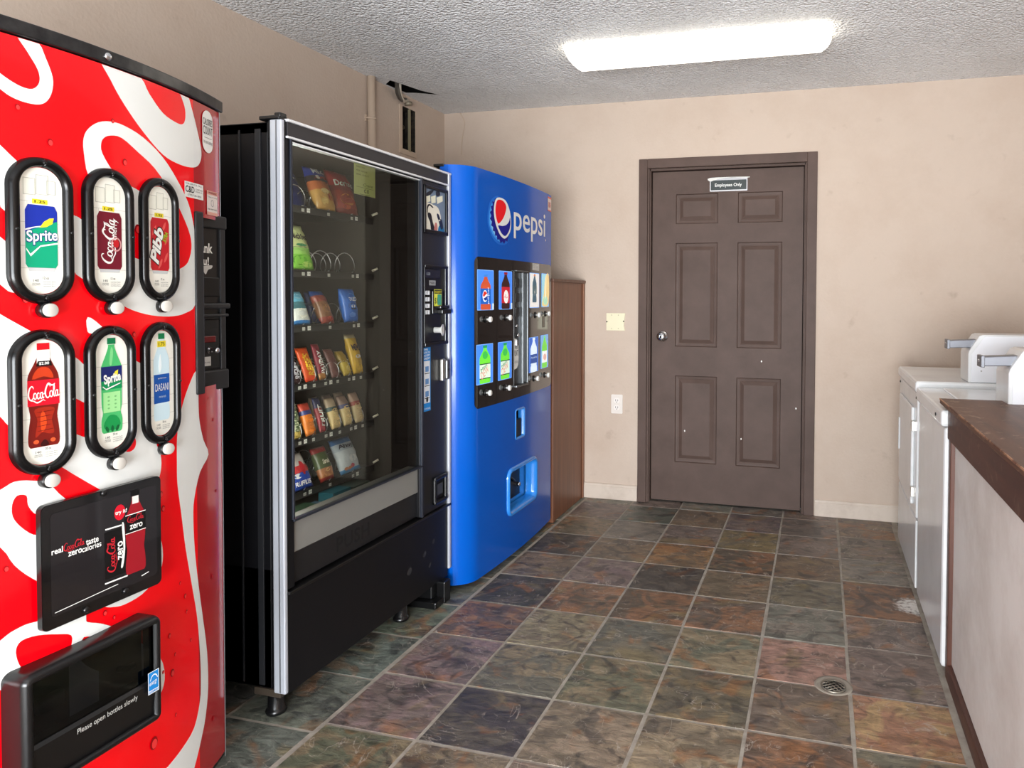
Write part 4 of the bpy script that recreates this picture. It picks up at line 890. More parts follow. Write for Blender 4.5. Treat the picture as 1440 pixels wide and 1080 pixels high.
part('left_chrome_strip', sm, [(-1.562, SY0-.008, SZ0+.005, -1.520, SY0+.006, 1.793)], ALU, .004)
part('strip_groove', sm, [(-1.540, SY0-.0095, SZ0+.01, -1.536, SY0-.007, 1.79)], M('groove_grey', (120,122,126), .4, .6), 0)
part('right_chrome_strip', sm, [(-1.548, SY1-.018, SZ0+.03, -1.514, SY1, 1.793)], ALU, .003)
part('top_hinge', sm, [(-1.60, SY0-.008, 1.793, -1.528, SY0+.030, 1.806), (-1.548, SY0-.006, 1.80, -1.525, SY0+.022, 1.814)], BLACKP, .004)
mb = MB(); mb.decal([rect(1.819, .606, 2.528, 1.732)], flatx(-1.526), 0, GLASS); mb.build('glass_pane', sm)
part('silver_bar', sm, [(-1.575, 1.822, .500, -1.530, 2.526, .602)], M('silver_bar', (132,131,126), .5, .2, bump=(120,.1,.0004)), .002)
FLP = M('flap_black', (26,26,28), .34)
fp = part('push_flap', sm, [(-1.585, 1.822, .402, -1.536, 2.526, .498)], FLP, .003)
mb = MB(); mb.text('PUSH', (2.035, .428, 2.215, .478), flatx(-1.5355), .0, M('push_lettering', (3,3,3), .7), bold=.02, space=1.1); mb.build('push_lettering', fp)

part('kick_ledge', sm, [(-1.575, SY0+.004, .386, -1.512, SY1-.004, .396)], BLACKP, .002)
mb = MB(); mb.box(-1.575, SY0+.004, SZ0, -1.522, SY1-.016, .385, BLACK)
for y, z, r in ((2.45,.21,.018), (2.56,.24,.014), (2.63,.27,.012), (2.60,.18,.010)): mb.decal([smooth([(y-r,z),(y,z-r*.7),(y+r,z+.1*r),(y+r*.2,z+r)],4)], flatx(-1.5214), 0, M('scuff_grey', (40,40,42), .6))
mb.build('kick_panel', sm, bevel=.003)
part('right_column', sm, [(-1.575, 2.552, .398, -1.524, SY1-.018, 1.742)], M('column_black', (25,25,27), .42, bump=(300,.12,.0005)), .002)
# poster window
pf = part('poster_frame', sm, [(-1.53, 2.553, 1.530, -1.512, 2.566, 1.722), (-1.53, 2.726, 1.530, -1.512, 2.739, 1.722), (-1.53, 2.553, 1.530, -1.512, 2.739, 1.546), (-1.53, 2.553, 1.708, -1.512, 2.739, 1.722)], BLACKP, .003)
mb = MB(); tb = flatx(-1.5205); mb.decal([rect(2.566,1.546,2.726,1.708)], tb, 0, P(112,128,148))
def pz(x, y): p = onx(585+x*.1297, 250+y*.1297, -1.5205); return (p.y, p.z)
def pzs(l): return smooth([pz(*q) for q in l], 3)
mb.decal([pzs([(92,290),(130,270),(180,290),(240,330),(270,450),(250,590),(100,575)])], tb, .0005, P(226,222,206))
mb.decal([[pz(85,210),pz(150,185),pz(155,255),pz(98,275)], [pz(160,205),pz(210,190),pz(212,270),pz(165,280)], [pz(220,215),pz(285,195),pz(288,255),pz(228,285)]], tb, .0008, P(226,224,200))
mb.decal([pzs([(120,300),(150,285),(185,320),(175,325),(145,300),(128,330),(125,380),(118,370)]), pzs([(125,380),(160,390),(180,480),(205,570),(165,575),(150,480),(130,430)])], tb, .0009, P(26,22,26))
mb.decal([pzs([(205,490),(225,500),(228,570),(195,575)])], tb, .0011, P(190,120,110)); mb.decal([pzs([(225,390),(245,400),(262,460),(250,470),(232,440)]), pzs([(245,460),(275,455),(292,540),(270,560),(250,500)])], tb, .0010, P(24,34,60))
mb.decal([pzs([(95,180),(150,140),(190,135),(160,180),(110,200)]), pzs([(215,150),(250,150),(260,190),(220,200)])], tb, .0009, P(30,34,46)); mb.decal([pzs([(250,520),(295,540),(300,600),(240,590)])], tb, .0007, P(30,110,160))
mb.build('poster', pf)
# payment panel
pp = part('payment_panel', sm, [(-1.526, 2.556, 1.085, -1.522, 2.730, 1.400)], P(16,16,18), .001)
part('panel_rim', pp, [(-1.526, 2.553, 1.078, -1.510, 2.733, 1.092), (-1.526, 2.553, 1.392, -1.510, 2.733, 1.404), (-1.526, 2.715, 1.085, -1.512, 2.733, 1.40), (-1.526, 2.553, 1.085, -1.514, 2.558, 1.40)], BLACKP, .003)
part('display', pp, [(-1.523, 2.565, 1.352, -1.517, 2.680, 1.384)], P(30,34,52, rough=.15), .001)
mb = MB(); mb.text('0.00', (2.572,1.362,2.600,1.374), flatx(-1.5165), 0, P(150,160,170)); mb.build('display_digits', pp)
mb = MB(); mb.decal([rect(2.600,1.322,2.650,1.342)], flatx(-1.5215), 0, P(150,152,154)); mb.text('MODEL', (2.606,1.328,2.644,1.336), flatx(-1.5215), .0005, KPR); mb.build('name_plate', pp)
for i in range(4):
    for j in range(2): part('keypad_key', pp, [(-1.523, 2.566+j*.018, 1.283-i*.026, -1.516, 2.580+j*.018, 1.300-i*.026)], P(196,200,204), .0015)
mb = MB(); tb = flatx(-1.512); part('bill_acceptor', pp, [(-1.523, 2.615, 1.205, -1.513, 2.70, 1.300)], BLACKP, .003)
mb.decal([rect(2.622,1.238,2.682,1.306)], tb, 0, P(222,226,80)); mb.decal([rect(2.648,1.242,2.680,1.285)], tb, .0004, P(70,160,130)); mb.decal([rect(2.625,1.288,2.68,1.304)], tb, .0004, P(30,40,30))
mb.text('INSERT', (2.628,1.291,2.678,1.300), tb, .0008, YPR); mb.text('$1', (2.626,1.245,2.646,1.272), tb, .0008, KPR); mb.build('bill_sticker', pp)
part('bill_mouth', pp, [(-1.523, 2.655, 1.205, -1.492, 2.728, 1.224), (-1.523, 2.655, 1.226, -1.500, 2.728, 1.240)], BLACKP, .004)
mb = MB(); c0 = (-1.522, 2.640, 1.140); mb.lathe(c0, (1,.25,0), [(0,.012),(.028,.012),(.034,.024),(.036,.024),(.034,.018),(.030,.008)], M('funnel_white', (206,206,202), .35), 20); mb.build('coin_funnel', pp)
mb = MB(); tb = flatx(-1.523)
mb.decal([rect(2.556,.815,2.612,1.072)], tb, .0, P(34,132,206)); mb.decal([rect(2.560,.848,2.606,1.018)], tb, .0005, P(222,226,230))
for i, w in enumerate(('WE', 'LOVE TO', 'ACCEPT', 'CREDIT')): mb.text(w, (2.560,1.060-i*.012,2.575+.007*len(w) if 2.575+.007*len(w) < 2.606 else 2.606,1.068-i*.012), tb, .001, WHT, bold=.02)
for z in (.985, .935, .885): mb.decal([rect(2.570, z-.011, 2.596, z+.011)], tb, .001, P(96,140,190)); mb.decal([rect(2.566, z-.019, 2.602, z-.016)], tb, .001, KPR)
mb.decal([ell(2.584,.862,.008,.012,12)], tb, .001, KPR); mb.text('24 HOURS', (2.562,.822,2.606,.830), tb, .001, WHT); mb.build('instruction_sticker', sm)
hd = part('lock_handle', sm, [(-1.523, 2.680, .925, -1.506, 2.706, 1.018)], STEEL, .005)
part('handle_cover', hd, [(-1.523, 2.704, .930, -1.498, 2.730, 1.014)], M('handle_grey', (96,98,100), .35, .7), .006)
mb = MB(); mb.lathe((-1.498,2.716,.972), (1,0,0), [(0,.006),(.002,.006)], KPR, 12); mb.build('key_hole', hd)
rc = part('coin_return', sm, [(-1.526, 2.625, .42, -1.510, 2.640, .535), (-1.526, 2.712, .42, -1.510, 2.727, .535), (-1.526, 2.625, .42, -1.508, 2.727, .437), (-1.526, 2.625, .518, -1.508, 2.727, .535)], BLACKP, .006)
mb = MB(); mb.decal([rect(2.640,.437,2.712,.518)], flatx(-1.5225), 0, P(8,8,9)); mb.box(-1.522,2.655,.455,-1.518,2.700,.50, P(58,60,62)); mb.build('return_flap', rc)
for x, y in ((-2.25,1.86), (-1.60,1.86-.03), (-2.25,2.68), (-1.585,2.49)):
    mb = MB(); mb.lathe((x,y,0), (0,0,1), [(0,.030),(.008,.032),(.014,.028),(.018,.024),(.095,.022)], BLACKP, 14); mb.build('leg', sm)
part('leg_bracket', sm, [(-1.64, SY0, .072, -1.545, 1.90, .094)], P(62,54,46), .002)
part('corner_foot', sm, [(-1.66, 2.60, .0, -1.495, 2.715, .028), (-1.60, 2.63, .028, -1.53, 2.70, .085), (-1.53, 2.665, .0, -1.49, 2.715, .09)], BLACKP, .005)
# shelves with their coils
rows = [(1.575, (1.915,2.05,2.18,2.31), .036), (1.362, (1.915,2.05,2.18,2.315), .036), (1.178, (1.915,2.05,2.185,2.32), .034), (.982, (1.96,2.028,2.10,2.16,2.225,2.29,2.36), .027), (.797, (1.96,2.028,2.095,2.16,2.235,2.30,2.37), .027), (.620, (1.915,2.05,2.18,2.31), .034)]
XT = -1.67
for z, ys, r in rows:
    mb = MB(); TR = M('tray_dark', (40,39,38), .5)
    mb.box(-2.24, SY0+.036, z-.006, XT, 2.44, z-.002, TR); mb.box(XT-.003, SY0+.036, z-.022, XT, 2.44, z+.002, TR)
    tr = mb.build('shelf_tray', sm)
    mb = MB()
    for j, y in enumerate(ys):
        mb.decal([rect(y-.008, z-.0165, y+.006, z-.006)], flatx(XT+.0006), 0, P(206,206,198)); mb.text(str(110+j*2), (y-.006, z-.014, y+.004, z-.009), flatx(XT+.0006), .0004, KPR)
        if j % 2 == 1: mb.decal([rect(y+.018, z-.017, y+.034, z-.003)], flatx(XT+.0006), 0, P(232,232,226)); mb.text('1.25', (y+.020, z-.012, y+.032, z-.007), flatx(XT+.0006), .0004, KPR)
    mb.build('price_labels', tr)
    for y in ys:
        if y < 1.95: continue
        mb = MB(); pts = []; turns = 7 if r > .03 else 9; pitch = .062 if r > .03 else .045; n = 18
        for i in range(turns*n+1):
            a = 2*math.pi*i/n; pts.append((XT-.004-pitch*i/n, y+r*.92*math.cos(a-math.pi/2), z+.003+r+r*math.sin(a-math.pi/2)))
        mb.tube(pts, .0017, WIRE, 5); mb.build('coil', tr)
    mb = MB(); mb.tube([(XT+.006,2.425,z+.012),(XT+.02,2.44,z+.022)], .0045, P(214,208,190), 8); mb.build('tray_clip', tr)
mb = MB(); mb.box(-1.60, 1.79+.03, .62, -1.585, 1.84, 1.72, M('added_glow_strip', (255,250,240), .4, emit=24.0)); mb.build('added_glow_strip', sm)  # unseen glowing strip, added to brighten the snacks behind the glass
# certificate behind the glass
a = onx(498,272,-1.532); b_ = onx(527.5,233,-1.532)
mb = MB(); y0, z0, y1, z1 = a.y, a.z, b_.y, b_.z; mb.box(-1.5325, y0, z0, -1.532, y1, z1, P(196,204,140)); tb = flatx(-1.5318)
GK = P(86,96,66)
for i, w in enumerate(('INSPECTION', 'MODEL  SNACK 40', 'SERIAL  45 A2 CT')): mb.text(w, (y0+.012, z1-.022-i*.013, y0+.06+.012*i, z1-.017-i*.013), tb, 0, GK)
mb.text('C E', (y0+.055, z0+.010, y0+.082, z0+.022), tb, 0, P(40,46,36), bold=.02); mb.text('Crane', (y0+.050, z0+.032, y1-.014, z0+.042), tb, 0, GK, shear=.3)
mb.decal([rect(y0+.03, z0+.002, y0+.09, z0+.0035), rect(y0+.012, z0+.026, y1-.012, z0+.027)], tb, 0, GK)
tag(rebase(mb.build('certificate'), (-1.532, y0, z0)), 'pale green certificate paper taped inside the top of the snack machine glass', 'paper')

# ------------------------------------------------------------------ snacks
def bag(name, label, y, z, w, h, d, cols, tilt=20, spots=(), texts=(), group=None, flat=False, x=XT-.012, roll=0.0, cat='snack bag'):
    """sealed bag standing on the tray and leaning back; cols=[(v_top, rgb)...] bands from the bottom; spots in (u -1..1, v 0..1)"""
    t_ = thing(name, (x, y, z), label, cat, group)
    ti = math.radians(tilt); R = Matrix.Rotation(-ti, 3, 'Y') @ Matrix.Rotation(roll, 3, 'X')
    def th(u, v):
        e = min(1.0, max(0.0, 1-abs(u)**2.4)); q = math.sin(math.pi*min(1, max(0, v)))**.45 if 0 < v < 1 else 0
        return d/2*(e**.5)*q*(.9 if flat else 1)
    wr = random.random()*6
    def S(u, v, hh=0.0, side=1):
        k = .0012*math.sin(17*u+wr+9*v)+.001*math.sin(23*v-wr+5*u)
        ww = w/2*(1-.05*math.sin(math.pi*v))
        p = Vector((side*(th(u, v)+k*(0 < v < 1)*(abs(u) < 1))+hh, u*ww, v*h)); return Vector((x, y, z))+R @ p
    nu, nv = 10, 16; mb = MB(); vs = []; fs = []; mi = []
    vv = [0, .045]+[.045+.91*j/(nv-2) for j in range(1, nv-1)]+[1.0]; nn = len(vv)
    for side in (1, -1):
        for j, v in enumerate(vv):
            for i in range(nu+1): vs.append(S(-1+2*i/nu, v, 0, side))
    for side in range(2):
        o = side*nn*(nu+1)
        for j in range(nn-1):
            vm = (vv[j]+vv[j+1])/2
            ci = next((k for k, (vt, c) in enumerate(cols) if vm <= vt), len(cols)-1)
            for i in range(nu):
                a = o+j*(nu+1)+i; f = (a, a+1, a+nu+2, a+nu+1); fs.append(f if side == 0 else f[::-1]); mi.append(ci)
    for ci, (vt, c) in enumerate(cols):
        mb.add(vs if ci == 0 else [], [], M('foil_%d_%d_%d' % c, c, .30, 0, .5, .4, bump=(38, .7, .006)))
    mb.f = fs; mb.m = mi; mb.sm = [True]*len(fs)
    mb.build('wrapper', t_, weld=True)
    if spots or texts:
        mb = MB(); f_ = lambda u, v, hh=0: S(u, v, .0008+hh)
        for i, (cu, cv, ru, rv, c) in enumerate(spots): mb.decal([ell(cu, cv, ru, rv, 14)], f_, .0002*i, P(*c))
        for body, u0, v0, u1, v1, c, rot in texts: mb.text(body, (u0, v0, u1, v1), f_, .0022, P(*c), bold=.03, rot=0, step=.12) if not rot else vert_text(mb, body, (u0, v0, u1, v1), f_, .0022, P(*c))
        mb.build('printing', t_)
    return t_
def vert_text(mb, body, box, f_, h, mat):
    """lettering running up the wrapper"""
    u0, v0, u1, v1 = box; g = lambda a, b_, hh=0: f_(u1-(b_)*(u1-u0), v0+a*(v1-v0), hh)
    mb.text(body, (0, 0, 1, 1), g, h, mat, bold=.03, shear=.15)
BL = (26,52,150); WT = (222,222,216); YL = (222,176,46); RD = (176,26,34)
bag('snack_mix_bag', 'blue and yellow snack mix bag on the top shelf beside the red chip bag', 2.185, 1.576, .105, .165, .05, [(.45,(206,160,84)), (.62,(196,110,60)), (.78,(40,32,40)), (1,BL)], 22,
    [(-.3,.18,.35,.09,(226,196,120)), (.35,.28,.3,.08,(190,70,40)), (-.1,.40,.4,.07,(236,214,150)), (0,.66,.7,.08,(150,40,44)), (-.3,.72,.2,.05,(226,214,206))], [('MIX', -.6,.80,.6,.93,(228,232,240),0)])
bag('corn_chip_bag', 'red corn chip bag with white lettering on the top shelf of the snack machine', 2.305, 1.576, .130, .170, .05, [(.08,(132,36,30)), (.50,(158,52,36)), (.62,(140,36,34)), (1,(186,30,36))], 20,
    [(-.1,.30,.6,.13,(214,140,60)), (.1,.26,.5,.08,(170,60,36)), (-.25,.14,.3,.06,(190,84,50))], [('Doritos', -.80,.60,.80,.74,(236,234,228),0)])
bag('blue_chip_bag', 'dark blue chip bag hidden at the back of the top shelf', 2.15, 1.576, .10, .155, .04, [(1,(30,46,120))], 24, [(0,.8,.5,.06,(200,206,220))], x=XT-.10)
bag('cheese_puff_bag', 'green and cream bag marked in script on the second shelf', 2.055, 1.363, .135, .165, .05, [(.30,(120,186,60)), (.42,(150,200,100)), (1,(206,216,150))], 20,
    [(-.2,.18,.5,.10,(84,150,40)), (.3,.10,.4,.06,(180,210,110)), (0,.42,.8,.035,(40,120,70)), (.1,.5,.4,.03,(60,140,90))], [('Mickies', -.55,.62,.75,.76,(50,44,40),0)])
bag('cookie_pouch', 'light blue and white cookie pouch at the left of the third shelf', 2.055, 1.179, .088, .122, .045, [(.12,(40,120,190)), (.45,(206,210,206)), (.60,(60,110,120)), (1,(104,176,204))], 22, [(0,.30,.5,.14,(226,226,216)), (.1,.8,.5,.08,(160,206,224))])
bag('pretzel_pouch', 'brown and red pretzel pouch in the middle of the third shelf', 2.190, 1.179, .072, .128, .04, [(.16,(150,56,44)), (.62,(134,92,62)), (.80,(150,70,56)), (1,(34,76,150))], 26, [(0,.4,.55,.12,(176,130,84)), (.2,.12,.4,.06,(200,80,60))])
bag('sandwich_cookie_pouch', 'bright blue sandwich cookie pouch at the right of the third shelf', 2.320, 1.179, .084, .128, .045, [(1,(30,104,200))], 12, [(0,.45,.6,.10,(20,30,50)), (0,.45,.25,.05,(220,226,230)), (-.2,.2,.4,.07,(90,140,220)), (.1,.75,.5,.10,(60,140,220))], [('OREO', -.5,.60,.6,.72,(226,232,240),0)])
bag('blue_pouch', 'blue snack pouch standing behind the pretzel pouch on the third shelf', 2.255, 1.179, .10, .115, .03, [(1,(28,60,128))], 14, x=XT-.10)
def bar(name, label, y, z, w, h, cols, txt='', tc=WT, tilt=20, spots=(), group=None):
    return bag(name, label, y, z, w, h, .022, cols, tilt, spots, [(txt, -.55,.16,.5,.80,tc,1)] if txt else (), group, True, cat='candy bar')
bar('brown_candy_bar', 'dark brown candy bar with white lettering at the left of the fourth shelf', 2.030, .983, .045, .092, [(1,(50,30,34))], 'SNICKERS', (206,206,214))
bar('orange_candy_bar', 'bright orange candy bar with yellow lettering on the fourth shelf', 2.103, .983, .062, .125, [(.08,(226,70,30)), (1,(218,84,34))], "REESE'S", YL, 22)
bar('crimson_candy_bar', 'crimson candy bar with white lettering on the fourth shelf', 2.160, .983, .038, .130, [(.2,(176,120,60)), (1,(130,22,44))], 'PAYDAY', WT, 16)
bar('foil_candy_bar', 'dull pink candy bar set far back on the fourth shelf', 2.235, .983, .050, .11, [(1,(112,70,66))], '', WT, 22)
bag('small_yellow_candy_bag', 'small yellow candy bag on the fourth shelf, left of the taller yellow one', 2.300, .983, .048, .100, .03, [(.5,(206,178,60)), (1,(160,130,40))], 26, [(0,.25,.5,.10,(226,206,120))])
bag('tall_yellow_candy_bag', 'tall yellow peanut candy bag at the right end of the fourth shelf', 2.362, .983, .062, .155, .035, [(.9,(214,172,40)), (1,(190,180,140))], 16, [(0,.16,.6,.09,(236,196,60)), (.0,.42,.45,.05,(224,224,220))], [("M&M'S", -.7,.56,.7,.74,(60,40,30),0)])
bar('oat_bar', 'cream and green wrapped bar at the left of the fifth shelf', 2.030, .798, .046, .145, [(.18,(196,170,90)), (1,(196,200,170))], 'OATS HONEY', (60,84,50), 14)
def crackers(name, label, y, cols, group=None, h=.115): return bag(name, label, y, .798, .052, h, .030, cols, 18, [(0,.16+.14*i,.62,.055,tuple(min(255, int(q*1.12)) for q in cols[0][1])) for i in range(4)], (), group, cat='cracker pack')
crackers('orange_cracker_pack', 'orange cheese cracker pack on the fifth shelf', 2.097, [(.60,(222,124,36)), (.74,(60,70,140)), (1,(196,70,50))])
bar('red_fruit_bar', 'narrow red and navy fruit bar on the fifth shelf', 2.160, .798, .034, .125, [(.70,(150,34,46)), (1,(36,44,84))], 'FRUIT', WT, 16)
crackers('toasty_cracker_pack', 'cream cracker pack with a dark green band on the fifth shelf', 2.232, [(.58,(212,186,128)), (.68,(50,80,80)), (1,(186,164,136))])
crackers('navy_cracker_pack', 'cream cracker pack with a navy band on the fifth shelf', 2.300, [(.58,(214,190,134)), (.70,(70,76,120)), (1,(150,124,112))])
crackers('pink_cracker_pack', 'cream cracker pack with a dull red band at the right end of the fifth shelf', 2.368, [(.58,(208,186,140)), (.72,(170,84,74)), (1,(182,150,130))], h=.118)
for i, (y, c) in enumerate(((2.232,(150,132,112)), (2.300,(126,108,100)), (2.368,(168,146,124)))):
    bag('spare_cracker_pack', ('tan cracker pack behind the green-banded pack on the fifth shelf', 'brown cracker pack behind the navy-banded pack on the fifth shelf', 'pale cracker pack behind the red-banded pack on the fifth shelf')[i], y-.012, .798, .05, .115, .03, [(1,c)], 14, group='cracker packs at the back of the fifth shelf', x=XT-.075, cat='cracker pack')
bag('ruffled_chip_bag', 'blue, red and white chip bag at the left of the bottom shelf', 2.055, .621, .110, .128, .045, [(.42,(30,70,170)), (.62,(196,60,64)), (1,(206,200,196))], 26, [(.2,.55,.2,.20,(190,40,50)), (-.4,.36,.3,.07,(226,226,226))], [('RUFFLES', -.7,.10,.6,.22,(226,226,230),0)])
bag('pretzel_twist_bag', 'green and red pretzel bag in the middle of the bottom shelf', 2.182, .621, .076, .125, .04, [(.12,(150,40,36)), (.38,(176,110,60)), (.80,(70,86,44)), (1,(150,30,34))], 22, [(0,.22,.6,.10,(206,140,84)), (-.1,.30,.3,.05,(226,180,120))], [('Snak', -.5,.48,.5,.62,(226,222,200),0)])
bag('mini_cookie_bag', 'blue and white Chips Ahoy cookie bag at the right of the bottom shelf', 2.315, .621, .120, .135, .045, [(.10,(60,140,200)), (.62,(196,206,212)), (.80,(170,184,196)), (1,(54,104,160))], 24, [(-.4,.12,.35,.05,(196,120,80)), (.0,.16,.2,.06,(190,60,90)), (.2,.36,.4,.10,(226,230,232))], [('Ahoy!', -.75,.64,.75,.80,(30,36,60),0)])
# dropped boxes on the floor of the case
for nm, lb, px, py, c, sz in (('teal_snack_box','teal box lying at the bottom of the snack machine, middle one',488,684,(36,96,110),(.06,.10,.05)), ('green_snack_box','dark green box lying at the bottom left of the snack machine',440,708,(52,78,56),(.06,.12,.035)), ('grey_snack_box','dark grey box lying at the bottom right of the snack machine',515,668,(60,72,66),(.07,.10,.045)), ('blue_snack_box','small dull blue box between green and teal boxes in the machine bottom',458,694,(70,96,120),(.05,.07,.03))):
    p = onx(px, py, -1.60)
    mb = MB(); X_ = -1.62-sz[0]; y = p.y; z = .5305
    mb.box(X_, y-sz[1]/2, z, X_+sz[0], y+sz[1]/2, z+sz[2]+.012, P(*c)); mb.decal([rect(y-sz[1]*.35, z+.02, y+sz[1]*.35, z+sz[2])], flatx(X_+sz[0]+.0005), 0, P(*[min(255,int(q*1.3)) for q in c]))
    tag(rebase(mb.build(nm, bevel=.002), (X_, y, z)), lb, 'box')

# ------------------------------------------------------------------ blue cola machine
PY0, PY1, PZ0, PZ1 = 2.772, 3.765, .03, 1.838
pe = thing('cola_vending_machine', (-1.9, 3.27, 0), 'blue soft-drink vending machine with bottle-cap logo and black selection panel', 'vending machine')
part('cabinet', pe, [(-2.33, PY0+.004, .05, -1.57, PY1-.004, PZ1-.012)], BLACK, .006)
part('cabinet_top_edge', pe, [(-1.60, PY0-.004, PZ1-.008, -1.55, PY0+.07, PZ1+.004)], BLACKP, .003)
OUT = rect(PY0, PZ0, PY1, PZ1)
a = on(108+0, 0, pep_x) if 0 else None
dy0, dz0 = 3.155, .245; port = rr(3.150, .232, 3.492, .442, .035)
cr0 = on(725, 579, pep_x); cr1 = on(736, 611, pep_x); cret = rr(cr0[0], cr1[1]-.006, cr1[0]+.01, cr0[1]+.006, .012)
mb = MB(); mb.decal([OUT, port, cret], PEP, 0, BLUE, .02)
n = 50; top = [(pep_x(PY0+(PY1-PY0)*i/n), PY0+(PY1-PY0)*i/n) for i in range(n+1)]
for z, fl_ in ((PZ1, 1), (PZ0, 0)):
    vs = [(-1.57, PY0, z)]+[(x, y, z) for x, y in top]+[(-1.57, PY1, z)]; f = tuple(range(len(vs))); mb.add(vs, [f if fl_ else f[::-1]], BLUE)
for y, s_ in ((PY0, 0), (PY1, 1)):
    vs = [(-1.57, y, PZ0), (pep_x(y), y, PZ0), (pep_x(y), y, PZ1), (-1.57, y, PZ1)]; mb.add(vs, [(0,1,2,3) if not s_ else (3,2,1,0)], BLUE)
mb.build('door', pe)
mb = MB()   # lighter rounded left edge
for q in ((640,262,6),(641,495,5),(640,555,4)):
    pass
mb = MB(); mb.lathe((-1.56, PY0-.001, 1.755), (0,-1,0), [(0,.007),(.005,.006)], WHITEP, 10); mb.build('side_screw', pe)
mb = MB(); mb.lathe((-1.56, PY0-.001, 1.26), (0,-1,0), [(0,.005),(.005,.004)], WHITEP, 10); mb.build('side_screw', pe)
# delivery port
mb = MB(); mb.ring(port, [(-.012,0),(-.010,.010),(-.003,.014),(.006,.010),(.012,-.004),(.016,-.02),(.018,-.045)], PEP, BLUEL); mb.box(-1.485, 3.14, .22, -1.478, 3.50, .46, BLUEL)
dp = mb.build('delivery_port', pe)
mb = MB(); mb.box(-1.479, 3.168, .272, -1.474, 3.40, .426, P(8,8,10)); mb.build('port_opening', dp)
mb = MB(); mb.tube([(-1.474,3.24,.40),(-1.468,3.30,.37),(-1.468,3.33,.35)], .005, P(60,56,50), 8); mb.lathe((-1.474,3.375,.325), (1,0,0), [(0,.012),(.012,.012),(.016,.006)], CHROME, 14); mb.build('port_latch', dp)
mb = MB(); mb.ring(cret, [(-.006,0),(-.004,.004),(0,.004),(.004,0),(.006,-.03)], PEP, BLUEL); mb.box(-1.47-.02, cr0[0]-.01, cr1[1]-.01, -1.47-.016, cr1[0]+.02, cr0[1]+.01, BLUEL); r_ = mb.build('coin_return', pe)
mb = MB(); mb.box(-1.486, cr0[0]+.003, cr1[1]-.004, -1.432, cr1[0]-.004, cr0[1]-.045, P(12,12,13)); mb.box(-1.486, cr0[0]+.003, cr0[1]-.045, -1.45, cr0[0]+.02, cr0[1], P(12,12,13)); mb.build('return_cup', r_, bevel=.004)
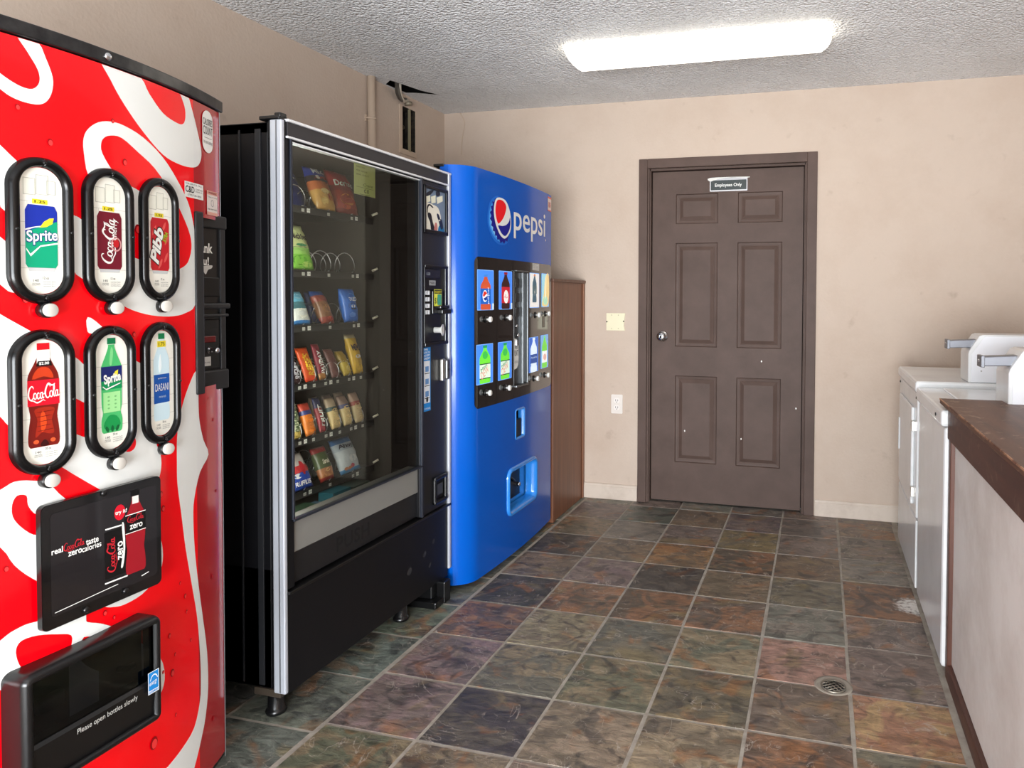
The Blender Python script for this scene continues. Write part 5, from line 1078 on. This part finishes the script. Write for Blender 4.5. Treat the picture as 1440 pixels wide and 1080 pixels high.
# black selection fascia
tl = on(667,362,pep_x); bl = on(665,575,pep_x)
FZ0, FZ1 = .785, 1.452
mb = MB(); mb.decal([rr(2.845, FZ0, PY1-.001, FZ1, .028)], PEP, .0012, M('fascia_black', (20,19,18), .12, 0, .5, .6), .02); fa = mb.build('selection_fascia', pe)
def pcard(name, x0, x1, ya, yb, bgc, kind, bx, by):
    """ya/yb: top and bottom pixel rows at the left and right edge"""
    l0 = on(x0, ya[0], pep_x); l1 = on(x0, ya[1], pep_x); r0 = on(x1, yb[0], pep_x); r1 = on(x1, yb[1], pep_x)
    u0, u1 = l0[0], r0[0]; v1 = (l0[1]+r0[1])/2; v0 = (l1[1]+r1[1])/2
    mb = MB(); S = PEP; h = .003; E_ = .55
    mb.decal([rr(u0, v0, u1, v1, .004)], S, h, P(*bgc, emit=E_), .02); cu = (u0+u1)/2; w = u1-u0; H = v1-v0
    mb.decal([rr(u0, v0, u1, v1, .004), rr(u0+.003, v0+.003, u1-.003, v1-.003, .003)], S, h+.0004, P(120,170,236, emit=E_), .02)
    if kind in ('cola','pepper'):
        bc = P(40,18,16); 
        bottle(mb, cu, v0+.002, v1-.02 if kind == 'cola' else v1-.006, w*.66, S, h+.0006, P(60,130,210,.4) if kind == 'cola' else P(150,20,30,.3), P(206,86,52,.3) if kind == 'cola' else P(58,24,22,.2), P(20,96,190,.4) if kind == 'cola' else P(196,30,48,.3), (.16,.60))
        if kind == 'cola':
            mb.decal([ell(cu-.008, v0+H*.35, .021, .026)], S, h+.0016, P(236,240,244,.4)); mb.decal([[(cu-.027,v0+H*.36),(cu-.02,v0+H*.46),(cu-.005,v0+H*.47),(cu+.010,v0+H*.42),(cu-.004,v0+H*.38),(cu-.018,v0+H*.33)]], S, h+.002, P(220,50,40,.3))
            mb.decal([[(cu-.024,v0+H*.29),(cu-.005,v0+H*.32),(cu+.012,v0+H*.36),(cu+.008,v0+H*.26),(cu-.008,v0+H*.235)]], S, h+.002, P(20,60,150,.3)); mb.text('pepsi', (cu-.03, v0+H*.32, cu+.06, v0+H*.385), S, h+.002, P(240,244,248,.4), rot=math.pi/2) if 0 else mb.text('pepsi', (cu+.022-.036, v0+H*.36-.007, cu+.022+.036, v0+H*.36+.007), S, h+.002, P(240,244,248,.4), rot=math.pi/2)
        else:
            mb.decal([ell(cu+.002, v0+H*.33, .024, .031)], S, h+.0016, P(240,236,232,.4)); mb.text('Dr', (cu-.014, v0+H*.33, cu+.004, v0+H*.39), S, h+.002, RPR, shear=.3); mb.text('Pepper', (cu-.018, v0+H*.28, cu+.022, v0+H*.34), S, h+.002, RPR, shear=.3)
        mb.decal([rr(u1-.016, v0+.002, u1-.002, v0+.03, .003)], S, h+.0022, P(206,224,236,.5))
    elif kind == 'dew' or kind == 'diet':
        bottle(mb, cu, v0+.003, v1-.006, w*.70, S, h+.0006, P(30,160,90,.4), P(110,220,60,.5), P(214,236,214,.5), (.14,.50))
        mb.decal([ell(cu, v0+H*.72, w*.16, H*.10, 14)], S, h+.001, P(60,190,80,.4))
        for q in (.14, .50): mb.decal([rect(cu-w*.33, v0+H*q-.002, cu+w*.33, v0+H*q+.002)], S, h+.0016, P(14,70,50,.2))
        mb.text('Mtn', (cu-w*.28, v0+H*.36, cu+w*.10, v0+H*.46), S, h+.0018, P(60,120,90,.3), rot=.5); mb.text('DEW', (cu-w*.30, v0+H*.20, cu+w*.24, v0+H*.38), S, h+.0018, P(214,120,120,.4), rot=.5, shear=.2)
    elif kind == 'sport':
        bottle(mb, cu, v0+.028, v1-.006, w*.46, S, h+.0006, P(206,120,90,.4), P(56,96,116,.3), P(66,100,110,.3), (.3,.6)); mb.decal([[(cu-.004,v0+H*.34),(cu+.006,v0+H*.46),(cu+.001,v0+H*.46),(cu+.006,v0+H*.56),(cu-.006,v0+H*.44),(cu,v0+H*.44)]], S, h+.0016, P(232,232,226,.4))
    elif kind == 'water':
        bottle(mb, cu, v0+.0, v1-.004, w*.74, S, h+.0006, P(226,238,246,.6), P(214,232,246,.6), P(30,84,170,.3), (.26,.52), False); mb.text('Aquafina', (cu-w*.34, v0+H*.38, cu+w*.34, v0+H*.45), S, h+.0016, P(200,220,240,.4))
    elif kind == 'tea':
        mb.decal([smooth([(u0+.01,v0+.01),(u1-.006,v0+.02),(u1-.004,v1-.006),(u0+w*.5,v1-.02),(u0+w*.3,v0+H*.4)],3)], S, h+.0008, P(236,206,140,.5)); mb.decal([ell(cu, v0+H*.2, w*.3, H*.14, 14)], S, h+.001, P(170,220,190,.5)); mb.decal([smooth([(cu-.01,v0+.05),(cu+.01,v0+.06),(cu+.016,v1-.02),(cu+.006,v1-.03)],3)], S, h+.0012, P(238,236,200,.5))
    elif kind == 'lime':
        bottle(mb, cu, v0+.002, v1-.004, w*.70, S, h+.0006, P(120,210,150,.5), P(120,220,70,.5), P(232,238,236,.6), (.16,.52)); mb.decal([ell(cu, v0+H*.33, w*.22, H*.10, 14)], S, h+.0016, P(226,180,170,.5))
    cd_ = mb.build('drink_card', fa)
    y, z = on(bx, by, pep_x); mb = MB(); c0 = PEP(y-.006, z, .001)
    mb.lathe(c0, (1,0,0), [(0,.016),(.004,.016),(.005,.006)], BLACKP, 16); mb.lathe(c0, (1,0,0), [(0,.005),(.016,.005),(.018,.013),(.026,.013),(.028,.011)], M('button_white', (228,228,224), .3), 18); mb.build('selection_button', fa)
PB = (64,130,230)
pcard('c', 670, 693.3, (379,436.5), (380,436), PB, 'cola', 684, 449)
pcard('c', 700.7, 719.2, (380.8,435.5), (381.5,434.5), PB, 'pepper', 712, 446.5)
pcard('c', 744, 757.3, (383.5,433.2), (384.5,432.5), (226,224,220), 'sport', 753, 443)
pcard('c', 760.7, 771, (384.5,432), (385,431.5), (150,206,226), 'tea', 767, 441)
pcard('c', 668.8, 692.3, (484.5,542), (483,537.5), PB, 'dew', 683.5, 552)
pcard('c', 699.5, 718.6, (481,535.5), (479.5,531.5), PB, 'diet', 711, 545)
pcard('c', 743, 756, (475,524.5), (473,521.5), (50,100,196), 'water', 751, 532)
pcard('c', 759.5, 770, (471.5,519), (470,515.5), (120,170,226), 'lime', 766, 527)
# coin column
c0 = on(722,380,pep_x); c1 = on(738,540,pep_x); cy0, cy1 = c0[0], c1[0]+.02; cz0, cz1 = .838, 1.405
XC2 = pep_x(3.34)
part('coin_column', pe, [(XC2-.02, cy0, cz0, XC2+.004, cy1, cz1)], P(24,26,28), .004)
cc = [o for o in pe.children if o.name.startswith('coin_column')][0]
part('column_rail', cc, [(XC2+.003, cy0+.078, cz0+.01, XC2+.016, cy0+.086, cz1-.01), (XC2+.003, cy1-.022, cz0+.01, XC2+.016, cy1-.012, cz1-.01), (XC2+.003, cy0, cz1-.006, XC2+.016, cy1-.01, cz1), (XC2+.003, cy0, cz0, XC2+.018, cy1-.01, cz0+.010)], M('rail_steel', (112,116,118), .3, .8), .002)
for z in (1.32, 1.25, 1.18): part('bill_slot', cc, [(XC2+.003, cy0+.012, z, XC2+.007, cy0+.068, z+.045)], P(8,8,9), .001)
mb = MB(); mb.lathe((XC2+.004, cy0+.022, 1.135), (1,0,0), [(0,.008),(.006,.008),(.008,.004)], CHROME, 14); mb.lathe((XC2+.004, cy0+.035, 1.09), (1,0,0), [(0,.009),(.008,.009),(.01,.004)], CHROME, 14); mb.box(XC2+.004, cy0+.02, 1.04, XC2+.01, cy0+.035, 1.065, CHROME); mb.build('coin_lock', cc)
mb = MB(); tb = flatx(XC2+.0045); yc = cy0+.0005
mb.decal([[(yc,.925),(yc+.03,.93),(yc+.045,.945),(yc+.05,.97),(yc+.05,1.035),(yc+.042,1.06),(yc+.025,1.072),(yc,1.075)]], tb, 0, P(222,222,218)); mb.text('RIES', (yc+.004,1.025,yc+.042,1.045), tb, .0004, KPR, bold=.02); mb.text('UNT', (yc+.002,.99,yc+.044,1.018), tb, .0004, KPR, bold=.02); mb.text('BE YOU', (yc+.004,.955,yc+.04,.967), tb, .0004, KPR); mb.build('calories_sticker', cc)
# cap logo and lettering, traced in surface coordinates
def cpx(x, y): return on(620+x*.1481, 220+y*.1481, pep_x)
mb = MB()
g0 = [cpx(*q) for q in ((555,385),(470,420),(440,560),(450,680),(500,790),(570,840),(640,800),(600,600))]
GL = [(P(26,106,206,rough=.16),0), (P(60,150,236,rough=.16),.13), (P(130,196,246,rough=.16),.24)]
gc = cpx(545,615)
for i, (m_, q) in enumerate(GL): mb.decal([smooth([(p[0]+(gc[0]-p[0])*q, p[1]+(gc[1]-p[1])*q) for p in g0], 5)], PEP, .0008+.0003*i, m_, .02)
crown = []
oc = [cpx(*q) for q in ((545,395),(500,420),(478,480),(468,560),(480,650),(505,720),(535,780),(580,820),(625,800))]
oc = smooth(oc, 3, False); cen = cpx(590,590)
for i, p in enumerate(oc):
    q = .05 if i % 2 else -.06; crown.append((p[0]+(cen[0]-p[0])*q, p[1]+(cen[1]-p[1])*q))
mb.decal([crown+[cpx(650,700), cpx(620,480)]], PEP, .0020, P(16,22,130,rough=.16), .02)
lo = smooth([cpx(*q) for q in ((553,390),(610,420),(645,500),(662,610),(655,710),(610,778),(565,755),(525,670),(505,590),(498,500),(515,410))], 4)
li = smooth([cpx(*q) for q in ((555,410),(600,435),(632,500),(650,600),(644,700),(608,755),(572,735),(540,670),(518,590),(511,500),(525,425))], 4)
mb.decal([lo], PEP, .0024, WS, .02)
mb.decal([smooth([cpx(*q) for q in ((555,410),(592,430),(615,475),(608,530),(585,590),(552,632),(535,632),(518,570),(512,500),(525,425))], 4)], PEP, .0030, P(232,24,34,rough=.16), .02)
mb.decal([smooth([cpx(*q) for q in ((540,655),(580,660),(615,650),(640,620),(651,580),(655,640),(642,705),(608,755),(575,735),(550,690))], 4)], PEP, .0030, P(18,26,140,rough=.16), .02)
mb.build('cap_logo', pe)
mb = MB(); pa = cpx(690,0)[0]; pb = cpx(995,0)[0]
zc = [cpx(x, y)[1] for x, y in ((690,775),(855,800),(975,550),(740,540),(740,735))]
vb, vt = min(zc[0], zc[1]), zc[2]
mb.text('pepsi', (pa, vb, pb-.012, vt), PEP, .0018, WS, bold=.008, step=.02); mb.decal([ell(pb-.004, zc[4]-.002, .006, .006)], PEP, .0018, WS); mb.build('lettering', pe)
mb = MB(); a = cpx(1012,515); b_ = cpx(1045,350); b_ = (min(b_[0], PY1-.004), a[1]+.078); mb.decal([rect(a[0], a[1], b_[0], b_[1])], PEP, .0016, P(232,214,206), .02); mb.decal([rect(a[0], b_[1]-.010, b_[0], b_[1]), rect(a[0], a[1], b_[0], a[1]+.007)], PEP, .002, P(214,90,70)); mb.decal([rect(a[0]+.006, a[1]+.03, b_[0]-.008, a[1]+.034), rect(a[0]+.012, a[1]+.02, b_[0]-.014, a[1]+.05)], PEP, .002, P(190,120,110)); mb.build('warning_sticker', pe)
mb = MB(); a = on(748,380,pep_x); b_ = on(757.5,369,pep_x); mb.decal([rect(a[0], a[1]+.001, b_[0], a[1]+.036)], PEP, .0026, P(214,214,210), .02)
for i in range(4): mb.text('EXACT CHANGE', (a[0]+.008, a[1]+.029-.008*i, b_[0]-.008, a[1]+.033-.008*i), PEP, .003, KPR)
mb.build('notice_sticker', fa)
mb = MB(); a = on(764,455,pep_x); mb.decal([rect(a[0]-.02, a[1]-.02, a[0]+.022, a[1]+.04)], PEP, .0022, P(92,86,76), .02); mb.build('faded_sticker', fa)
for x, y in ((-2.25,2.86), (-1.64,2.90), (-2.25,3.68), (-1.64,3.68)):
    mb = MB(); mb.lathe((x,y,0), (0,0,1), [(0,.028),(.01,.028),(.012,.016),(.052,.016)], RUBBER, 14); mb.build('foot', pe)

# ------------------------------------------------------------------ plywood box in the corner
wb = thing('plywood_cabinet', (-1.9, 4.05, 0), 'brown stained plywood box panel in the corner right of the blue machine', 'cabinet')
part('front_panel', wb, [(-1.465, 3.795, .0, -1.447, 4.345, 1.362)], WOODP, .001)
part('left_stile', wb, [(-1.446, 3.790, .0, -1.440, 3.832, 1.362)], WOODP, .002)
part('right_stile', wb, [(-1.446, 4.318, .0, -1.438, 4.346, 1.362)], wood_mat('edge_strip_wood', (140,94,66), (112,72,50), .45), .002)
part('side_panel', wb, [(-1.90, 3.790, .0, -1.465, 3.806, 1.362)], WOODP, .001)
part('top_board', wb, [(-1.92, 3.780, 1.362, -1.434, 4.347, 1.380)], wood_mat('top_board_wood', (112,78,60), (86,54,40), .45), .002)

# ------------------------------------------------------------------ laundry machines
WE = WHITEA
def coinbox(par, y0, y1, x0, zb, x1):
    mb = MB(); pr = [(x0, zb), (x1, zb), (x1, zb+.202), (x0+.055, zb+.202), (x0+.042, zb+.196), (x0+.004, zb+.135), (x0, zb+.120)]
    mb.prism(pr, 'y', y0, y1, WE); cb = mb.build('coin_box', par, bevel=.004)
    mb = MB(); mb.prism([(x0+.012, zb+.002), (x1-.01, zb+.002), (x1-.01, zb+.194), (x0+.062, zb+.194), (x0+.012, zb+.118)], 'y', y0-.003, y0, M('box_side_white', (230,233,238), .3)); mb.build('side_plate', cb, bevel=.001)
    mb = MB(); mb.lathe((x0+.05, y0-.003, zb+.05), (0,-1,0), [(0,.003),(.002,.003)], STEEL, 10); mb.build('plate_screw', cb)
    ym = y0+.055
    mb = MB(); mb.prism([(x0+.035, zb+.146), (x0-.072, zb+.142), (x0-.075, zb+.174), (x0+.050, zb+.182)], 'y', ym-.030, ym+.030, M('slide_steel', (120,122,128), .4, .6, bump=(60,.2,.001))); sl = mb.build('coin_slide', cb, bevel=.003)
    mb = MB(); mb.box(x0-.080, ym-.034, zb+.138, x0-.068, ym+.034, zb+.178, M('slide_steel')); mb.lathe((x0-.078, ym, zb+.160), (-1,0,0), [(0,.006),(.004,.006),(.006,.003)], CHROME, 12); mb.build('slide_grip', sl, bevel=.003)
WX, WD = .412, 1.10
wa = thing('washing_machine', (.76, 2.93, 0), 'white top-load coin washing machine standing right behind the wooden counter end', 'washing machine')
WY0, WY1, WZ = 2.622, 3.262, .902
part('body', wa, [(WX, WY0, .022, WD, WY1, WZ-.058)], WE, .012)
part('top', wa, [(WX-.012, WY0-.003, WZ-.056, WD, WY1+.003, WZ)], WE, .010)
part('lid', wa, [(WX+.085, WY0+.05, WZ-.001, WD-.12, WY1-.05, WZ+.007)], WE, .004)
for y in (WY0+.11,): 
    mb = MB(); mb.lathe((WX-.012, y, WZ-.030), (-1,0,0), [(0,.006),(.003,.006)], P(40,38,36), 12); mb.build('plug', wa)
coinbox(wa, 2.635, 2.81, .608, WZ+.0072, .96)
part('control_panel', wa, [(.97, WY0+.01, WZ, WD, WY1-.01, WZ+.14)], WE, .01)
for x, y in ((WX+.06,WY0+.06),(WX+.06,WY1-.06),(WD-.06,WY0+.06),(WD-.06,WY1-.06)):
    mb = MB(); mb.lathe((x,y,0), (0,0,1), [(0,.02),(.012,.02),(.014,.01),(.03,.01)], RUBBER, 12); mb.build('foot', wa)
dr = thing('clothes_dryer', (.76, 3.63, 0), 'white front-load coin dryer against the back wall beside the washing machine', 'dryer')
DY0, DY1, DZ2 = 3.285, 3.985, .926
part('body', dr, [(WX+.006, DY0, .022, WD, DY1, DZ2-.052)], WE, .014)
part('top', dr, [(WX-.014, DY0-.002, DZ2-.050, WD, DY1+.002, DZ2)], WE, .012)
part('front_panel', dr, [(WX-.004, DY0+.004, .335, WX+.01, DY1-.004, DZ2-.056)], WE, .005)
dd = part('door', dr, [(WX-.016, DY0+.10, .37, WX-.003, DY1-.10, .80)], WE, .006)
part('door_handle', dd, [(WX-.021, DY1-.135, .52, WX-.015, DY1-.112, .68)], WE, .004)
for z in (.72, .43): part('hinge', dr, [(WX-.018, DY0+.075, z-.022, WX-.003, DY0+.10, z+.022)], STEEL, .002)
part('toe_panel', dr, [(WX-.004, DY0+.004, .03, WX+.008, DY1-.004, .325)], WE, .008)
for z in (DZ2-.075,): 
    for y in (DY0+.03, DY1-.03):
        mb = MB(); mb.lathe((WX-.004, y, z), (-1,0,0), [(0,.006),(.004,.005)], P(50,46,42), 10); mb.build('screw', dr)
coinbox(dr, DY0+.012, DY0+.185, .606, DZ2+.0005, .96)
part('control_panel', dr, [(.97, DY0+.01, DZ2, WD, DY1-.01, DZ2+.14)], WE, .01)
for x, y in ((WX+.06,DY0+.06),(WX+.06,DY1-.06),(WD-.06,DY0+.06),(WD-.06,DY1-.06)):
    mb = MB(); mb.lathe((x,y,0), (0,0,1), [(0,.02),(.012,.02),(.014,.01),(.03,.01)], RUBBER, 12); mb.build('foot', dr)

# ------------------------------------------------------------------ counter on a low wall
ct = thing('counter', (.9, 1.6, 0), 'worn brown wooden counter on a white panelled low wall at the right edge', 'counter')
CY0, CY1 = .55, 2.72
part('countertop', ct, [(.402, CY0, .905, XR-.002, CY1-.135, .928), (.402, CY1-.135, .916, .60, CY1, .928)] if 0 else [(.410, CY0, .912, XR-.002, CY1, .930)], TOPW, .003)
part('edge_wear', ct, [(.4085, CY0+.01, .926, .4115, CY1-.002, .9306)], M('bare_wood_edge', (176,134,104), .6, var=(9, (96,62,46), .48, .56)), 0)
part('apron', ct, [(.420, CY0, .808, .434, 2.61, .912)], WOODTH, .002)
part('wall_panel', ct, [(.438, CY0, .06, .452, 2.58, .82)], PANELW, .001)
part('low_wall', ct, [(.452, CY0, .0, .56, 2.61, .912)], M('low_wall_paint', (200,192,184), .7), .001)
part('end_post', ct, [(.424, 2.57, .0, .452, 2.61, .912)], WOODT, .003)
part('kick_board', ct, [(.424, CY0, .0, .444, 2.57, .058)], WOODTH, .004)

# ------------------------------------------------------------------ floor drain
fd = thing('floor_drain', (.058, 2.437, 0), 'small round metal floor drain set in the slate tiles', 'drain')
mb = MB(); mb.lathe((.058,2.445,-.0035), (0,0,1), [(0,.064),(.0047,.060),(.005,.052),(.0035,.046)], M('drain_mortar', (146,138,126), .8, bump=(60,.6,.003)), 26); mb.build('mortar_ring', fd)
mb = MB(); c = Vector((.058,2.437,.001)); mb.lathe(c, (0,0,1), [(0,.037),(.0006,.037)], P(16,15,14), 24); mb.build('drain_hole', fd)
mb = MB(); GRT = M('grate_metal', (150,144,132), .4, .8)
mb.ring(ell(.058,2.437,.038,.038,26), [(-.002,0),(-.002,.003),(.003,.003),(.003,0)], lambda u, v, h=0: Vector((u, v, .001+h)), GRT)
for i in range(-2, 3):
    d = i*.0135; L_ = math.sqrt(.037**2-d*d)
    for q in (0, 1):
        an = math.radians(35+90*q); ax = Vector((math.cos(an), math.sin(an), 0)); bx = Vector((-ax.y, ax.x, 0)); p = c+bx*d+Vector((0,0,.0015))
        mb.tube([p-ax*L_, p+ax*L_], .0016, GRT, 5)
mb.build('grate', fd)
